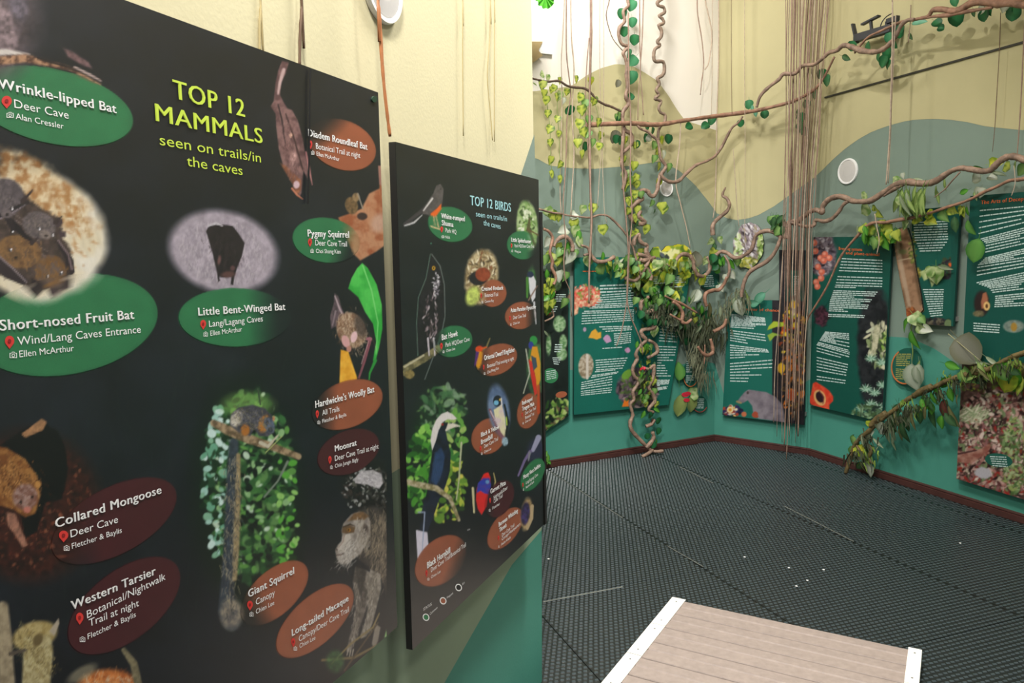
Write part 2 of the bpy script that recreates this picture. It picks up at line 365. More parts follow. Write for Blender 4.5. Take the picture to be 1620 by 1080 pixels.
poly([(539, 553), (551, 556), (557, 574), (565, 597), (564, 606), (537, 606)], '#eda82a', soft=1.5, color2='#ffc544', cell=10)
line([(586, 536), (577, 570), (568, 597)], [5, 4, 3], '#8a4f5c'); ell(584, 536, 5, 3, 0, '#a96c78'); line([(583, 540), (572, 575)], [1, 1], '#d7a6ac')
# giant squirrel in leaves
ell(392, 790, 88, 188, -3, '#0f1c12', soft=26, edge=.15)
scatter(398, 770, 66, 150, 560, ['#2c5a2a', '#1c4020', '#437c3a', '#346536', '#122814', '#6c9c58'], (4, 12), .55, seed=21, soft=3, alpha=.8)
scatter(400, 760, 66, 145, 260, ['#629c48', '#94c084', '#3a703a', '#132816', '#0b160e', '#0f1d12', '#c4dcc4'], (3, 8), .6, seed=22, soft=2)
scatter(345, 760, 26, 120, 150, ['#a8d4c8', '#d5f0ea', '#6fae8f', '#24492c', '#153018', '#88bb9c'], (3, 8), .7, seed=23, soft=2)
scatter(455, 800, 16, 110, 60, ['#5cae3c', '#99d070', '#1a3a18'], (3, 8), .6, seed=24, soft=2)
ell(392, 640, 40, 20, 0, '#9fcf6a', soft=12, alpha=.5)
line([(455, 730), (440, 760), (418, 786)], [4, 3, 3], '#7d8a7c', soft=2); line([(408, 615), (412, 640)], [3, 2], '#3a4a36')
line([(370, 700), (368, 740), (366, 800), (364, 860), (360, 920), (358, 965), (366, 985)], [15, 17, 19, 20, 22, 26, 26], '#39424c', soft=4, var=.3, cell=6)
line([(377, 720), (376, 790), (374, 860), (371, 915)], [7, 9, 10, 8], '#9c8a66', soft=3, var=.3, cell=5)
ell(366, 970, 18, 24, 0, '#6f6a66', soft=9, color2='#a49884', cell=8)
fur(369, 720, 362, 965, 16, 420, ['#2c3540', '#57606a', '#a5967a', '#1f252c', '#c9ba94'], 11, 25, 80, 25)
line([(338, 669), (360, 680), (390, 693), (430, 706), (472, 722)], [11, 15, 15, 12, 10], '#6b5840', soft=2, color2='#b39a78', cell=7)
poly([(363, 672), (366, 654), (378, 644), (400, 640), (420, 646), (432, 660), (434, 684), (424, 690), (410, 690), (402, 678), (396, 690), (378, 684)], '#4a4850', soft=2, var=.35, cell=6)
ell(374, 662, 9, 13, 20, '#b3ab9c', soft=3, color2='#d9d2c4', cell=4); ell(388, 680, 7, 9, 0, '#b2702c', soft=3); ell(418, 670, 9, 14, 20, '#bd7a2e', soft=3)
ell(426, 672, 8, 13, -20, '#5c6a80', soft=2, var=.3, cell=4); ell(433, 662, 2, 4, 0, '#c58c60'); ell(423, 668, 1.6, 2, 0, '#0b0b0b'); ell(428, 680, 4, 4, 0, '#39424e')
fur(372, 655, 425, 668, 18, 240, ['#5c5a62', '#33323a', '#777680', '#94885f'], 7, 26, 30, 40)
line([(412, 700), (424, 706), (440, 688)], [6, 5, 2], '#cfc7b0'); line([(420, 716), (446, 690)], [1.5, 1.5], '#b9c77c')
# moss and white-faced moonrat
ell(585, 765, 46, 42, 0, '#191a18', soft=12, var=.5, cell=5); scatter(583, 775, 42, 36, 260, ['#3a3c38', '#8b8f88', '#2a2220', '#5b5a50', '#111', '#403430', '#c4c6c4'], (1.5, 4.5), .5, seed=31, alpha=.8)
poly([(560, 758), (570, 745), (590, 743), (604, 750), (606, 764), (600, 773), (580, 766), (562, 764)], '#bdb9bd', soft=2, var=.2, cell=4); fur(570, 756, 598, 758, 12, 90, ['#e4e2e6', '#9a949c', '#c9c5ca'], 6, 32, 20, 30)
ell(594, 810, 22, 26, 0, '#14110f', soft=8, alpha=.7)
# macaque
poly([(566, 806), (590, 800), (606, 806), (622, 830), (634, 870), (634, 1000), (618, 960), (608, 930), (598, 908), (584, 898), (566, 884), (560, 860), (566, 830)], '#403a36', soft=5, var=.3, cell=8)
ell(604, 862, 27, 48, -8, '#6a5f52', soft=7, color2='#3c3734', cell=10)
fur(594, 822, 612, 900, 30, 900, ['#94866f', '#4c443e', '#75695a', '#2e2a2a', '#a89880'], 12, 33, 100, 20)
poly([(562, 896), (576, 900), (592, 908), (590, 936), (580, 962), (570, 990), (560, 1020), (553, 1032), (548, 1030), (552, 1010), (560, 980), (562, 950), (558, 920)], '#8f867c', soft=2.5, color2='#4f4842', cell=7)
poly([(586, 900), (602, 908), (603, 930), (597, 956), (590, 984), (580, 1006), (571, 1010), (570, 1004), (579, 980), (583, 950), (580, 920)], '#a79e92', soft=2, color2='#7a7268', cell=6)
fur(570, 910, 560, 1010, 8, 150, ['#b9b0a4', '#5c544c', '#8c8378'], 9, 35, 100, 12); fur(594, 912, 580, 1000, 8, 150, ['#c4bcb0', '#6c645a', '#968e82'], 9, 36, 100, 12)
poly([(566, 888), (562, 898), (566, 930), (572, 950), (574, 930), (580, 905)], '#2a2624', soft=3, alpha=.7)
for x, y in ((549, 1032), (553, 1034), (557, 1033)): line([(x + 2, y - 6), (x, y + 4)], [2, 1.4], '#b0a79a')
poly([(594, 986), (602, 992), (598, 1014), (592, 1026), (588, 1018)], '#8f867a', soft=2)
# head seen from the side, looking left
poly([(548, 822), (556, 813), (568, 809), (580, 812), (586, 826), (585, 846), (578, 862), (570, 876), (560, 884), (548, 892), (538, 892), (532, 882), (530, 870), (534, 862), (540, 856), (541, 846), (540, 838), (543, 828)], '#8a8078', soft=2.5, color2='#b5aca2', cell=8)
poly([(550, 824), (560, 812), (574, 809), (584, 816), (576, 822), (562, 822)], '#7a5c3c', soft=3, var=.3, cell=4)
poly([(542, 834), (552, 830), (562, 834), (560, 842), (548, 844), (541, 842)], '#6c5236', soft=2); ell(552, 838, 3, 2.4, 0, '#c08428', soft=.8); ell(551.5, 838, 1.5, 1.7, 0, '#0c0806', soft=.8); line([(543, 833), (554, 829), (562, 832)], [2, 2.4, 1], '#3a2c20')
poly([(544, 846), (554, 844), (556, 858), (548, 872), (538, 876), (533, 868), (540, 858)], '#cdc4ba', soft=2.5); line([(545, 846), (543, 856), (536, 866)], [1.6, 1.6, 1], '#a58c80', soft=1.5); ell(533, 869, 1.6, 1.2, 20, '#4a3430'); line([(532, 878), (540, 877), (547, 873)], [1.4, 1.4, .8], '#5a423c')
ell(577, 838, 6, 10, -6, '#564842', soft=2); ell(577, 839, 3, 6, -6, '#2c2220', soft=2)
fur(560, 858, 545, 890, 14, 260, ['#e0dbd4', '#a89f96', '#c9c2ba', '#8c847c'], 8, 34, 120, 25); fur(572, 822, 578, 862, 10, 140, ['#c4bcb0', '#8c8276', '#a59a8c'], 8, 37, 110, 20)
line([(524, 1050), (555, 1018), (590, 992), (600, 970)], [2, 3, 3, 2], '#8c7b52'); line([(510, 1044), (560, 1040), (600, 1018)], [4, 4, 3], '#7b6a46'); line([(545, 1060), (598, 985)], [3, 2], '#5a4a36')
poly([(616, 978), (626, 968), (636, 980), (634, 1004), (622, 1010), (608, 1008)], '#6aa35c', soft=2, color2='#9ccf84', cell=8); ell(530, 1046, 14, 18, 0, '#3d6d38', soft=6, alpha=.7, var=.5, cell=5)
# mongoose in its burrow
ell(45, 800, 112, 118, -10, '#34160f', soft=30, var=.6, cell=9)
scatter(50, 800, 95, 100, 500, ['#6d3220', '#4b2016', '#8d4a30', '#2a100c', '#a8674a'], (1.5, 4), .6, seed=41, alpha=.55)
poly([(20, 690), (40, 676), (70, 668), (92, 682), (104, 710), (108, 740), (98, 790), (72, 795), (58, 840), (40, 850), (30, 800), (0, 730), (0, 705)], '#080505', soft=3, edge=2)
poly([(34, 686), (66, 662), (74, 668), (68, 680), (40, 692)], '#a87c56', soft=2, var=.3, cell=4)
poly([(-40, 700), (10, 708), (40, 726), (58, 752), (64, 784), (56, 812), (40, 818), (22, 806), (4, 800), (-40, 800)], '#7c4a22', soft=3, color2='#a5733c', cell=8)
fur(-10, 740, 45, 775, 34, 500, ['#b9834a', '#5c3518', '#8d5a2c', '#d8a263', '#3b2214'], 7, 42, 50, 35)
ell(40, 786, 20, 21, 10, '#a98a80', soft=5, color2='#7c5244', cell=6); ell(33, 794, 2.2, 2.6, 0, '#0a0606'); ell(51, 786, 2, 2.4, 0, '#0a0606'); ell(43, 806, 6, 5, 0, '#c97c6c', soft=2); ell(60, 766, 5, 6, 0, '#c08a4a', soft=2)
poly([(10, 810), (24, 812), (34, 838), (44, 862), (36, 866), (24, 846), (12, 830)], '#a0705c', soft=2.5, var=.3, cell=5)
# tarsier and trunk
line([(4, 960), (8, 1010), (12, 1100)], [18, 22, 26], '#8a7c64', soft=4, color2='#b0a184', cell=9)
ell(55, 1005, 36, 22, -16, '#a8935a', soft=5, color2='#c4b27c', cell=6); poly([(38, 1006), (80, 1004), (84, 1030), (78, 1100), (34, 1100)], '#a69668', soft=4, color2='#cabf92', cell=6)
fur(35, 1000, 75, 1060, 26, 420, ['#cfc08a', '#8a7a48', '#b8a76c', '#6b5c38'], 6, 43, 60, 50); poly([(78, 998), (92, 978), (94, 986), (86, 1006)], '#b9ad98', soft=2); ell(60, 1012, 7, 11, 25, '#6f5f3c', soft=3); line([(16, 1034), (40, 1028)], [7, 5], '#5d5348', soft=2)
ell(172, 1092, 52, 34, 0, '#b0602c', soft=8, color2='#e08a48', cell=9); fur(140, 1082, 205, 1082, 20, 200, ['#f0a868', '#b8652e', '#e2d2b8'], 9, 44, -90, 40); line([(196, 1028), (212, 1050), (224, 1110)], [8, 12, 14], '#7d7458', soft=3, var=.4)
ell(130, 1065, 26, 10, -30, '#b8ad8c', soft=6, alpha=.6)

for q_ in MAM_OV:
    if q_[2] == 'o': paint_oval(q_[0], q_[1], q_[3])

# ---- board of birds
rect(612, 200, 857.5, 1060, '#151a1d', var=.3, cell=40, seed=5)
for i in range(70):
    x, y = rng_.uniform(625, 860), rng_.uniform(420, 760); line([(x, y), (x + rng_.normal(0, 4), y + 30)], [2, 1], '#1e2b26', alpha=.4, soft=2)
for q_ in BIR_OV:
    if q_[2] == 'u': paint_oval(q_[0], q_[1], q_[3])
# shama
line([(640, 355), (668, 333), (690, 315)], [5, 6, 10], '#3f3a3d'); line([(640, 357), (655, 352), (668, 340)], [2, 3, 1], '#c9c8c8')
poly([(674, 322), (686, 305), (690, 293), (697, 291), (702, 299), (700, 322), (692, 340), (680, 341), (668, 338)], '#55504f', soft=1, var=.3, cell=3); line([(670, 333), (684, 314)], [2, 3], '#d4d0cd')
poly([(698, 322), (698, 330), (690, 342), (683, 342), (681, 338), (691, 330)], '#ef6a1c', soft=1); ell(697, 299, 1, 1, 0, '#111'); line([(686, 342), (688, 358)], [1.4, 1.4], '#d9b88a'); line([(690, 342), (694, 360)], [1.4, 1.4], '#d9b88a'); line([(682, 358), (697, 363)], [2, 2], '#e2c492')
# bat hawk on branch
poly([(682, 402), (693, 410), (698, 430), (704, 450), (704, 500), (696, 535), (688, 548), (672, 560), (660, 556), (660, 500), (664, 466), (674, 440)], '#1b181d', soft=1, var=.5, cell=4)
line([(681, 402), (674, 440), (662, 470), (659, 510), (661, 562)], [1, 1, 1, 1, 1], '#7ba08c', alpha=.8); line([(683, 402), (696, 420), (703, 450), (704, 500), (698, 530), (672, 600)], [1.4] * 6, '#8d9c94', alpha=.7)
ell(686, 424, 2.6, 3, 0, '#e8b020'); ell(686, 424, 1.2, 1.4, 0, '#111'); scatter(690, 450, 5, 20, 40, ['#e8e4ea', '#9a929c', '#fff'], (1, 3), .4, seed=51); scatter(682, 500, 12, 40, 90, ['#5c4d50', '#8f7e84', '#2a2226', '#c9bcc0'], (1, 4), .3, seed=52, ang=100)
line([(636, 588), (652, 577), (672, 566), (694, 551)], [14, 13, 12, 11], '#9d9468', soft=1.5, color2='#5f5a3c', cell=5); line([(640, 580), (670, 562)], [3, 3], '#c9c2a0'); ell(648, 592, 8, 7, 0, '#8f7f4c', soft=2, var=.4, cell=3)
for x in (677, 686): line([(x, 535), (x + 2, 562)], [3, 2], '#d5ccd4')
# hornbill
ell(694, 690, 44, 74, 0, '#14281a', soft=18); scatter(700, 650, 38, 42, 130, ['#2f5c34', '#4b7c4e', '#1b3a22', '#8fae8c', '#6d9c5a'], (3, 8), .5, seed=61, soft=2, alpha=.8)
scatter(668, 740, 24, 70, 130, ['#4b9a2e', '#79c34c', '#2d6b22', '#9bd860', '#1a3d18'], (4, 10), .6, seed=62, soft=1.5); scatter(708, 770, 28, 60, 150, ['#8fb83c', '#c0cf4c', '#4b7a24', '#e0d860', '#2a4a1a', '#6f9c34'], (3, 8), .6, seed=63, soft=1.5)
scatter(720, 690, 16, 40, 50, ['#3d8034', '#6fae48', '#a8c86c'], (3, 8), .5, seed=64)
poly([(684, 714), (681, 696), (684, 678), (690, 664), (698, 655), (708, 651), (716, 655), (723, 662), (718, 664), (708, 663), (700, 668), (696, 676), (694, 690), (691, 706)], '#efe9e6', soft=1.2)
poly([(700, 676), (708, 670), (718, 670), (727, 674), (718, 676), (708, 680), (702, 683)], '#e9e0d0', soft=1)
poly([(694, 680), (702, 668), (709, 668), (705, 680), (708, 696), (713, 716), (712, 744), (705, 768), (694, 792), (684, 822), (676, 842), (664, 842), (666, 812), (676, 776), (680, 740), (684, 712), (690, 696)], '#10131f', soft=1.2, color2='#1c2438', cell=9)
poly([(688, 716), (698, 708), (704, 722), (700, 748), (690, 768), (682, 760)], '#2c4874', soft=3, alpha=.85, var=.2, cell=4)
for k in range(6): line([(686 + k * 3, 730), (680 + k * 2.5, 772)], [1, .6], '#4a6894', alpha=.5)
ell(700, 671, 2, 2, 0, '#a02020'); line([(706, 680), (716, 671), (727, 674)], [3, 4, 2], '#e8e2d2'); poly([(658, 838), (676, 842), (678, 866), (668, 912), (662, 910)], '#e5dff0', soft=1); line([(662, 810), (672, 810), (668, 870)], [2, 2, 1.5], '#a9b6d4')
line([(645, 762), (664, 767), (690, 772), (712, 788), (726, 822)], [9, 10, 9, 7, 5], '#8e8558', soft=1.5, color2='#cbbfa0', cell=4); line([(730, 700), (726, 760), (722, 790)], [3, 2, 2], '#c4c8a4')
# spiderhunter
ell(834, 357, 17, 40, -4, '#7da45c', soft=3, color2='#b9cf96', cell=6, edge=.1); scatter(834, 352, 12, 30, 70, ['#d9e4c0', '#5f8838', '#90b860', '#3c5a28', '#eef4da'], (1.5, 4), .5, seed=71); line([(838, 345), (836, 362), (846, 388)], [3, 6, 3], '#5c5c34'); line([(834, 362), (852, 372)], [2, 2], '#6a4a30')
# fireback
ell(762, 438, 27, 44, 6, '#8c7650', soft=5, color2='#c9b68c', cell=4, edge=.1); scatter(762, 432, 22, 36, 170, ['#dccb9f', '#5c4a30', '#a48c60', '#f0e4c4', '#3c3020', '#8c5c38'], (1.5, 5), .3, seed=72); ell(748, 468, 11, 16, 20, '#c3d46a', soft=5, var=.3, cell=4)
ell(757, 440, 15, 11, 0, '#1d1a20', soft=2); ell(764, 434, 12, 11, 0, '#8a3a20', soft=2, color2='#a44c2c', cell=4)
# paradise flycatcher
ell(841, 445, 7, 24, 0, '#2c4a34', soft=3, color2='#3f7a3c', cell=6); poly([(836, 436), (843, 434), (848, 445), (847, 470), (842, 478), (838, 462)], '#e8e8ee'); ell(839, 434, 5, 5, 0, '#1c2a4c'); line([(845, 478), (848, 512)], [3, 1.5], '#d4d6dc'); line([(836, 475), (850, 452)], [2, 2], '#8c6c60'); line([(834, 440), (834, 470)], [4, 3], '#4c8c34')
# kingfisher
ell(762, 562, 8, 18, 0, '#3a2024', soft=4); line([(764, 553), (770, 548), (775, 535)], [4, 3, 2], '#7d7248'); ell(758, 552, 6, 5, -10, '#e04818'); line([(762, 551), (770, 549)], [3, 1.5], '#ef5c1c'); poly([(754, 556), (764, 556), (762, 574), (757, 584), (752, 576)], '#f0a818'); poly([(753, 555), (758, 557), (754, 575), (750, 580)], '#5c2a7c')
# broadbill
ell(789, 648, 17, 40, -8, '#7b93b8', soft=5, color2='#4c6288', cell=14); ell(787, 634, 7, 9, 10, '#151a2a'); ell(785, 637, 4, 4, 0, '#7cc4e8'); ell(791, 632, 1.5, 2, 0, '#e8c43c'); line([(793, 630), (794, 640), (787, 647)], [2, 2, 2], '#f2f2f6')
poly([(781, 648), (794, 640), (799, 660), (801, 682), (796, 692), (790, 684), (784, 668)], '#e9d3da', soft=1, color2='#f2ecc0', cell=10); line([(798, 640), (804, 668), (800, 690)], [3, 4, 3], '#10141c'); line([(801, 660), (802, 672)], [2, 2], '#b8d848'); line([(775, 648), (790, 684), (800, 700)], [4, 5, 7], '#8c5c6c'); line([(776, 650), (788, 674)], [1.5, 1.5], '#e4dce4'); ell(799, 698, 5, 7, 0, '#9ab8c8', soft=2, var=.4, cell=2)
# trogon
ell(847, 580, 14, 44, 0, '#1c3a28', soft=4, color2='#4a7c48', cell=6); ell(844, 538, 6, 7, 0, '#2c9a44'); ell(840, 546, 4, 6, 0, '#2c3a9c'); poly([(842, 548), (850, 548), (855, 574), (855, 600), (850, 618), (846, 590), (838, 570)], '#eba41c', soft=1)
poly([(836, 568), (842, 572), (848, 600), (850, 622), (846, 626), (840, 596)], '#dc2c24'); poly([(840, 562), (848, 566), (850, 580), (844, 586)], '#3c5064'); line([(852, 610), (852, 652)], [4, 5], '#c8481c'); line([(832, 552), (838, 590), (828, 622)], [2, 2, 1.5], '#c4c8b4'); line([(858, 550), (857, 620)], [3, 2], '#86c47c')
# swiftlet
ell(848, 712, 14, 22, 20, '#3c3a66', soft=8, alpha=.6); line([(852, 692), (843, 712)], [9, 6], '#a8a8c8'); line([(839, 714), (830, 728), (820, 752)], [5, 4, 3], '#7c6c9c'); line([(838, 716), (836, 728)], [4, 2], '#8c8c98')
# pitta
poly([(754, 772), (760, 760), (764, 752), (772, 747), (776, 755), (776, 770), (772, 786), (770, 800), (762, 814), (756, 805), (753, 790)], '#e82626', soft=1); poly([(754, 780), (756, 764), (764, 756), (774, 756), (777, 766), (774, 782), (766, 780), (760, 776)], '#2c40b8', soft=1, color2='#5c3c9c', cell=6); ell(771, 762, 3, 3, 0, '#70a4d8'); ell(769, 751, 5, 3, -20, '#f0281c'); line([(748, 772), (750, 810)], [4, 3], '#d9d2a4'); line([(781, 748), (784, 762), (778, 778)], [1.5, 2, 1], '#c8b878')
# thrush
ell(833, 813, 9, 26, 6, '#8d7048', soft=3, color2='#c9ae80', cell=4); ell(831, 812, 7, 18, 6, '#2c2440', soft=2, color2='#4c3c7c', cell=5); line([(842, 800), (841, 820), (834, 836)], [5, 5, 4], '#cbb48c')
line([(740, 838), (743, 837)], [1.4, 1], '#c9c9c9'); ell(682, 385, 1, 1, 0, '#5fae88')

for q_ in BIR_OV:
    if q_[2] == 'o': paint_oval(q_[0], q_[1], q_[3])

# ---- boards on the far walls
rect(857, 420, 906, 700, '#1b2622', var=.3, cell=12, seed=9)
scatter(882, 660, 22, 34, 120, ['#5f8a3c', '#8fb054', '#2a4a24', '#b4c87c', '#14201a', '#6c5a44'], (2, 7), .4, seed=81)
for x, y, rx, ry in ((885, 512, 10, 13), (889, 560, 8, 10), (891, 541, 6, 12), (868, 545, 4, 16), (880, 450, 8, 10)): ell(x, y, rx, ry, 0, '#5c8a54', soft=2, color2='#a8c49c', cell=3)
ell(868, 480, 8, 18, 0, '#c8502c', soft=3, color2='#8cae44', cell=4)
TEAL = '#17685a'
rect(900, 400, 1110, 672, TEAL, var=.05, cell=50)
ell(925, 470, 26, 16, 0, '#d86c58', soft=2, edge=.6, color2='#ecc8a4', cell=3); scatter(925, 464, 24, 14, 110, ['#e85c50', '#f4dcb8', '#c8443c', '#f09c88', '#8a9a48'], (1.5, 4), .5, seed=91)
poly([(905, 470), (918, 468), (914, 496), (906, 500)], '#d0604c', soft=2, color2='#e8c4a0', cell=3)
scatter(1000, 424, 26, 16, 100, ['#f0f0d8', '#d8c838', '#f8f4e8', '#8ca848', '#5c7a3c'], (2, 5), .6, seed=92); scatter(1040, 440, 50, 22, 200, ['#c8d048', '#5c8c34', '#e8dc50', '#2c4a28', '#a8b83c'], (2, 6), .5, seed=93)
poly([(931, 534), (936, 524), (942, 520), (946, 526), (951, 525), (951, 534), (944, 537), (938, 535)], '#e0a83c'); ell(961, 536, 6, 6, 0, '#c49cc0', soft=1, edge=.8); ell(925, 521, 2.5, 3.5, 0, '#b8a0b8'); ell(993, 554, 4, 4, 0, '#cf9cc4', edge=.6)
ell(927, 579, 12, 20, 4, '#8c7c64', soft=1.5, color2='#c4b8a4', cell=3); line([(929, 562), (929, 598)], [4, 4], '#d8d0c4')
ell(1010, 614, 34, 32, 0, '#3c3440', soft=4, edge=.3, color2='#6c5c64', cell=5); scatter(1010, 618, 30, 26, 160, ['#2a2028', '#7a6870', '#4c5c38', '#a08c8c', '#5f7a3c'], (1.5, 6), .4, seed=94)
ell(992, 592, 10, 6, -40, '#6fa03c'); poly([(986, 638), (988, 632), (991, 635), (995, 632), (994, 638), (998, 642), (990, 643), (984, 643)], '#e87a24')
scatter(1040, 466, 40, 20, 260, ['#1c2a1c', '#3c5a2c', '#6c8c3c', '#14181a', '#8ca04c', '#3c2c28'], (2, 6), .5, seed=95)
rect(1130, 465, 1234, 680, TEAL, var=.05, cell=50); rect(1222, 385, 1282, 680, '#1c1c20', color2='#28242a', cell=8, seed=12)
rect(1244, 428, 1272, 476, '#14554a'); ell(1196, 560, 24, 60, 0, TEAL, soft=6)
scatter(1256, 560, 20, 90, 420, ['#e0a020', '#c8501c', '#8c3c1c', '#e8c83c', '#3c2a20', '#9aa03c', '#241c1c', '#5c4430', '#1a1618'], (2, 6), .6, seed=96); scatter(1256, 600, 18, 60, 120, ['#1a1618', '#3c2a20', '#d87828', '#241c1c'], (2, 7), .5, seed=97)
poly([(1216, 516), (1224, 508), (1240, 510), (1240, 516), (1228, 517), (1214, 522)], '#a8bc34'); poly([(1214, 530), (1222, 526), (1240, 531), (1226, 531), (1218, 540)], '#8fae3c'); ell(1256, 482, 7, 6, 0, '#e8b824'); line([(1256, 488), (1256, 498)], [2, 2], '#f0e4c0'); ell(1236, 582, 6, 8, 0, '#d8a828'); ell(1252, 625, 8, 8, 0, '#b85028', soft=2)
poly([(1167, 634), (1172, 627), (1178, 620), (1184, 616), (1198, 618), (1212, 620), (1226, 627), (1238, 640), (1242, 668), (1200, 662), (1192, 656), (1190, 642), (1183, 633), (1176, 637), (1168, 638)], '#6f6670', soft=1.2, color2='#8c848c', cell=10)
poly([(1186, 620), (1214, 624), (1236, 642), (1230, 646), (1208, 634), (1188, 632)], '#8a828a', soft=4, alpha=.5); ell(1183, 621, 2, 2.5, 0, '#4a3c40'); line([(1166, 635), (1172, 637)], [3, 3], '#9a8a60')
scatter(1157, 650, 16, 8, 70, ['#e8c070', '#7c2c34', '#2c2c5c', '#f0e4c8', '#a84834', '#1c1c34'], (2, 4), .8, seed=98); ell(1155, 648, 5, 5, 0, '#f0d8a0'); ell(1155, 648, 2.5, 2.5, 0, '#d89030'); ell(1177, 655, 4, 4, 0, '#c8704c'); ell(1195, 656, 5, 5, 0, '#a84c34', edge=.5)
rect(1275, 365, 1425, 680, '#115246', var=.05, cell=50)
ell(1300, 400, 24, 38, 0, '#4c4450', soft=4, edge=.3, color2='#7c7078', cell=4); scatter(1298, 400, 20, 34, 160, ['#2c242c', '#8c8088', '#5c4c50', '#aca4a8'], (1.5, 4), .5, seed=101)
for x, y in ((1290, 397), (1305, 402), (1312, 408), (1298, 408), (1303, 412), (1294, 422), (1300, 430), (1299, 440), (1291, 446), (1293, 453), (1288, 384)): ell(x, y, 5, 5, 0, '#d86c54'); ell(x - 1, y - 1, 2.5, 2.5, 0, '#f0a088', soft=2)
ell(1300, 500, 12, 16, 0, '#5c3444', soft=4, edge=.5, color2='#2c1c24', cell=4)
ell(1386, 560, 30, 105, -2, '#15171c', soft=6, edge=.2, color2='#2a2c30', cell=8)
scatter(1390, 545, 20, 36, 110, ['#b8b89c', '#8c9c6c', '#d8d4b4', '#5c6c48', '#3c4434'], (2, 8), .35, seed=102, ang=95); line([(1372, 525), (1380, 520), (1388, 518)], [4, 5, 4], '#c8ccb0'); line([(1388, 518), (1384, 545), (1380, 565)], [10, 9, 5], '#a8a888', soft=2, color2='#d0ccac', cell=4); scatter(1402, 540, 8, 20, 30, ['#8cb44c', '#c4d888', '#3c5c2c'], (2, 4), .5, seed=103)
for cx, cy in ((1378, 568), (1395, 574), (1370, 616), (1384, 622), (1396, 610), (1378, 640), (1364, 648), (1390, 645)):
    for i in range(13):
        a = i / 13 * 6.28 + cx; line([(cx, cy), (cx + 10 * math.cos(a), cy + 7 * math.sin(a) - 2)], [3.4, .8], ['#a8ccb4', '#6c9c84', '#c8e4cc', '#4c7c5c'][i % 4])
scatter(1372, 652, 24, 12, 120, ['#5c7c5c', '#8cac84', '#24342c', '#46603c'], (2, 6), .3, seed=104)
poly([(1283, 624), (1286, 606), (1291, 604), (1304, 612), (1312, 618), (1318, 627), (1318, 634), (1312, 640), (1312, 648), (1300, 645), (1284, 640), (1278, 632)], '#d83c28', soft=1.2, color2='#e85a3c', cell=6); ell(1297, 629, 9, 13, -22, '#e8b070', soft=1.2); ell(1297, 628, 6, 9, -22, '#2c1820', soft=1.2); line([(1296, 618), (1303, 628), (1302, 638)], [1.4, 2, 1.4], '#6c3038')
rect(1425, 325, 1525, 540, '#12554a', var=.05, cell=50); scatter(1502, 425, 16, 16, 90, ['#2c2430', '#5c4c54', '#14141a', '#3c4c34'], (2, 6), .5, seed=105); ell(1504, 419, 4, 2.5, 40, '#e8642c')
scatter(1480, 512, 24, 8, 90, ['#2c2c30', '#6c6454', '#1a1c20', '#4c4438'], (2, 6), .4, seed=106); ell(1500, 512, 6, 7, 0, '#6c8058', soft=1.2); scatter(1448, 432, 8, 10, 60, ['#8c8434', '#5c5a24', '#c4b44c'], (1, 3), .7, seed=107)
poly([(1455, 430), (1466, 425), (1478, 427), (1484, 434), (1480, 446), (1474, 454), (1470, 440), (1462, 444)], '#9cb06c', soft=1.2, color2='#c0cc94', cell=5); poly([(1478, 425), (1490, 418), (1502, 422), (1490, 430)], '#7c9468', soft=1.2)
rect(1505, 300, 1700, 600, '#0f5046', var=.05, cell=50); rect(1505, 575, 1700, 800, '#4c3430', color2='#6c5048', cell=6, seed=14)
scatter(1590, 600, 90, 24, 500, ['#3c4c20', '#6c7c2c', '#241c1c', '#4c3c28', '#8c9c34', '#5c3a2c'], (2, 6), .4, seed=108); scatter(1590, 700, 95, 86, 2600, ['#8c5c5c', '#c49c94', '#5c3434', '#dcc8bc', '#3c2424', '#74845c', '#a4746c', '#b8a894', '#942c24' , '#4c5c38', '#241414'], (2, 6), .4, seed=109)
scatter(1540, 655, 24, 12, 120, ['#b8bc9c', '#e0dcc4', '#8c9c74'], (3, 9), .15, seed=110, ang=150); scatter(1604, 720, 20, 60, 200, ['#74905c', '#a4b484', '#4c6838', '#90a05c'], (2, 6), .35, seed=111)
line([(1510, 722), (1535, 724), (1556, 714), (1564, 706)], [18, 16, 12, 7], '#8c5448', soft=2, color2='#b08474', cell=9); line([(1515, 718), (1545, 712)], [3, 2], '#4c2c2c'); ell(1556, 748, 14, 9, 10, '#b8b4bc', soft=2, edge=.4)
ell(1553, 480, 12, 20, 0, '#2c1c1c', soft=4); poly([(1552, 478), (1555, 464), (1560, 462), (1563, 472), (1562, 486), (1553, 488)], '#a8684c', soft=1.2); ell(1561, 484, 5, 7, 0, '#e8c07c'); ell(1561, 484, 2, 3.5, 0, '#4c2410'); ell(1548, 496, 9, 5, 0, '#6c6448', soft=2, var=.4, cell=3)
ell(1604, 516, 17, 10, 0, '#6c7c74', soft=2, color2='#8c9c90', cell=5); ell(1604, 517, 5, 7, 0, '#a88438', soft=1.2)
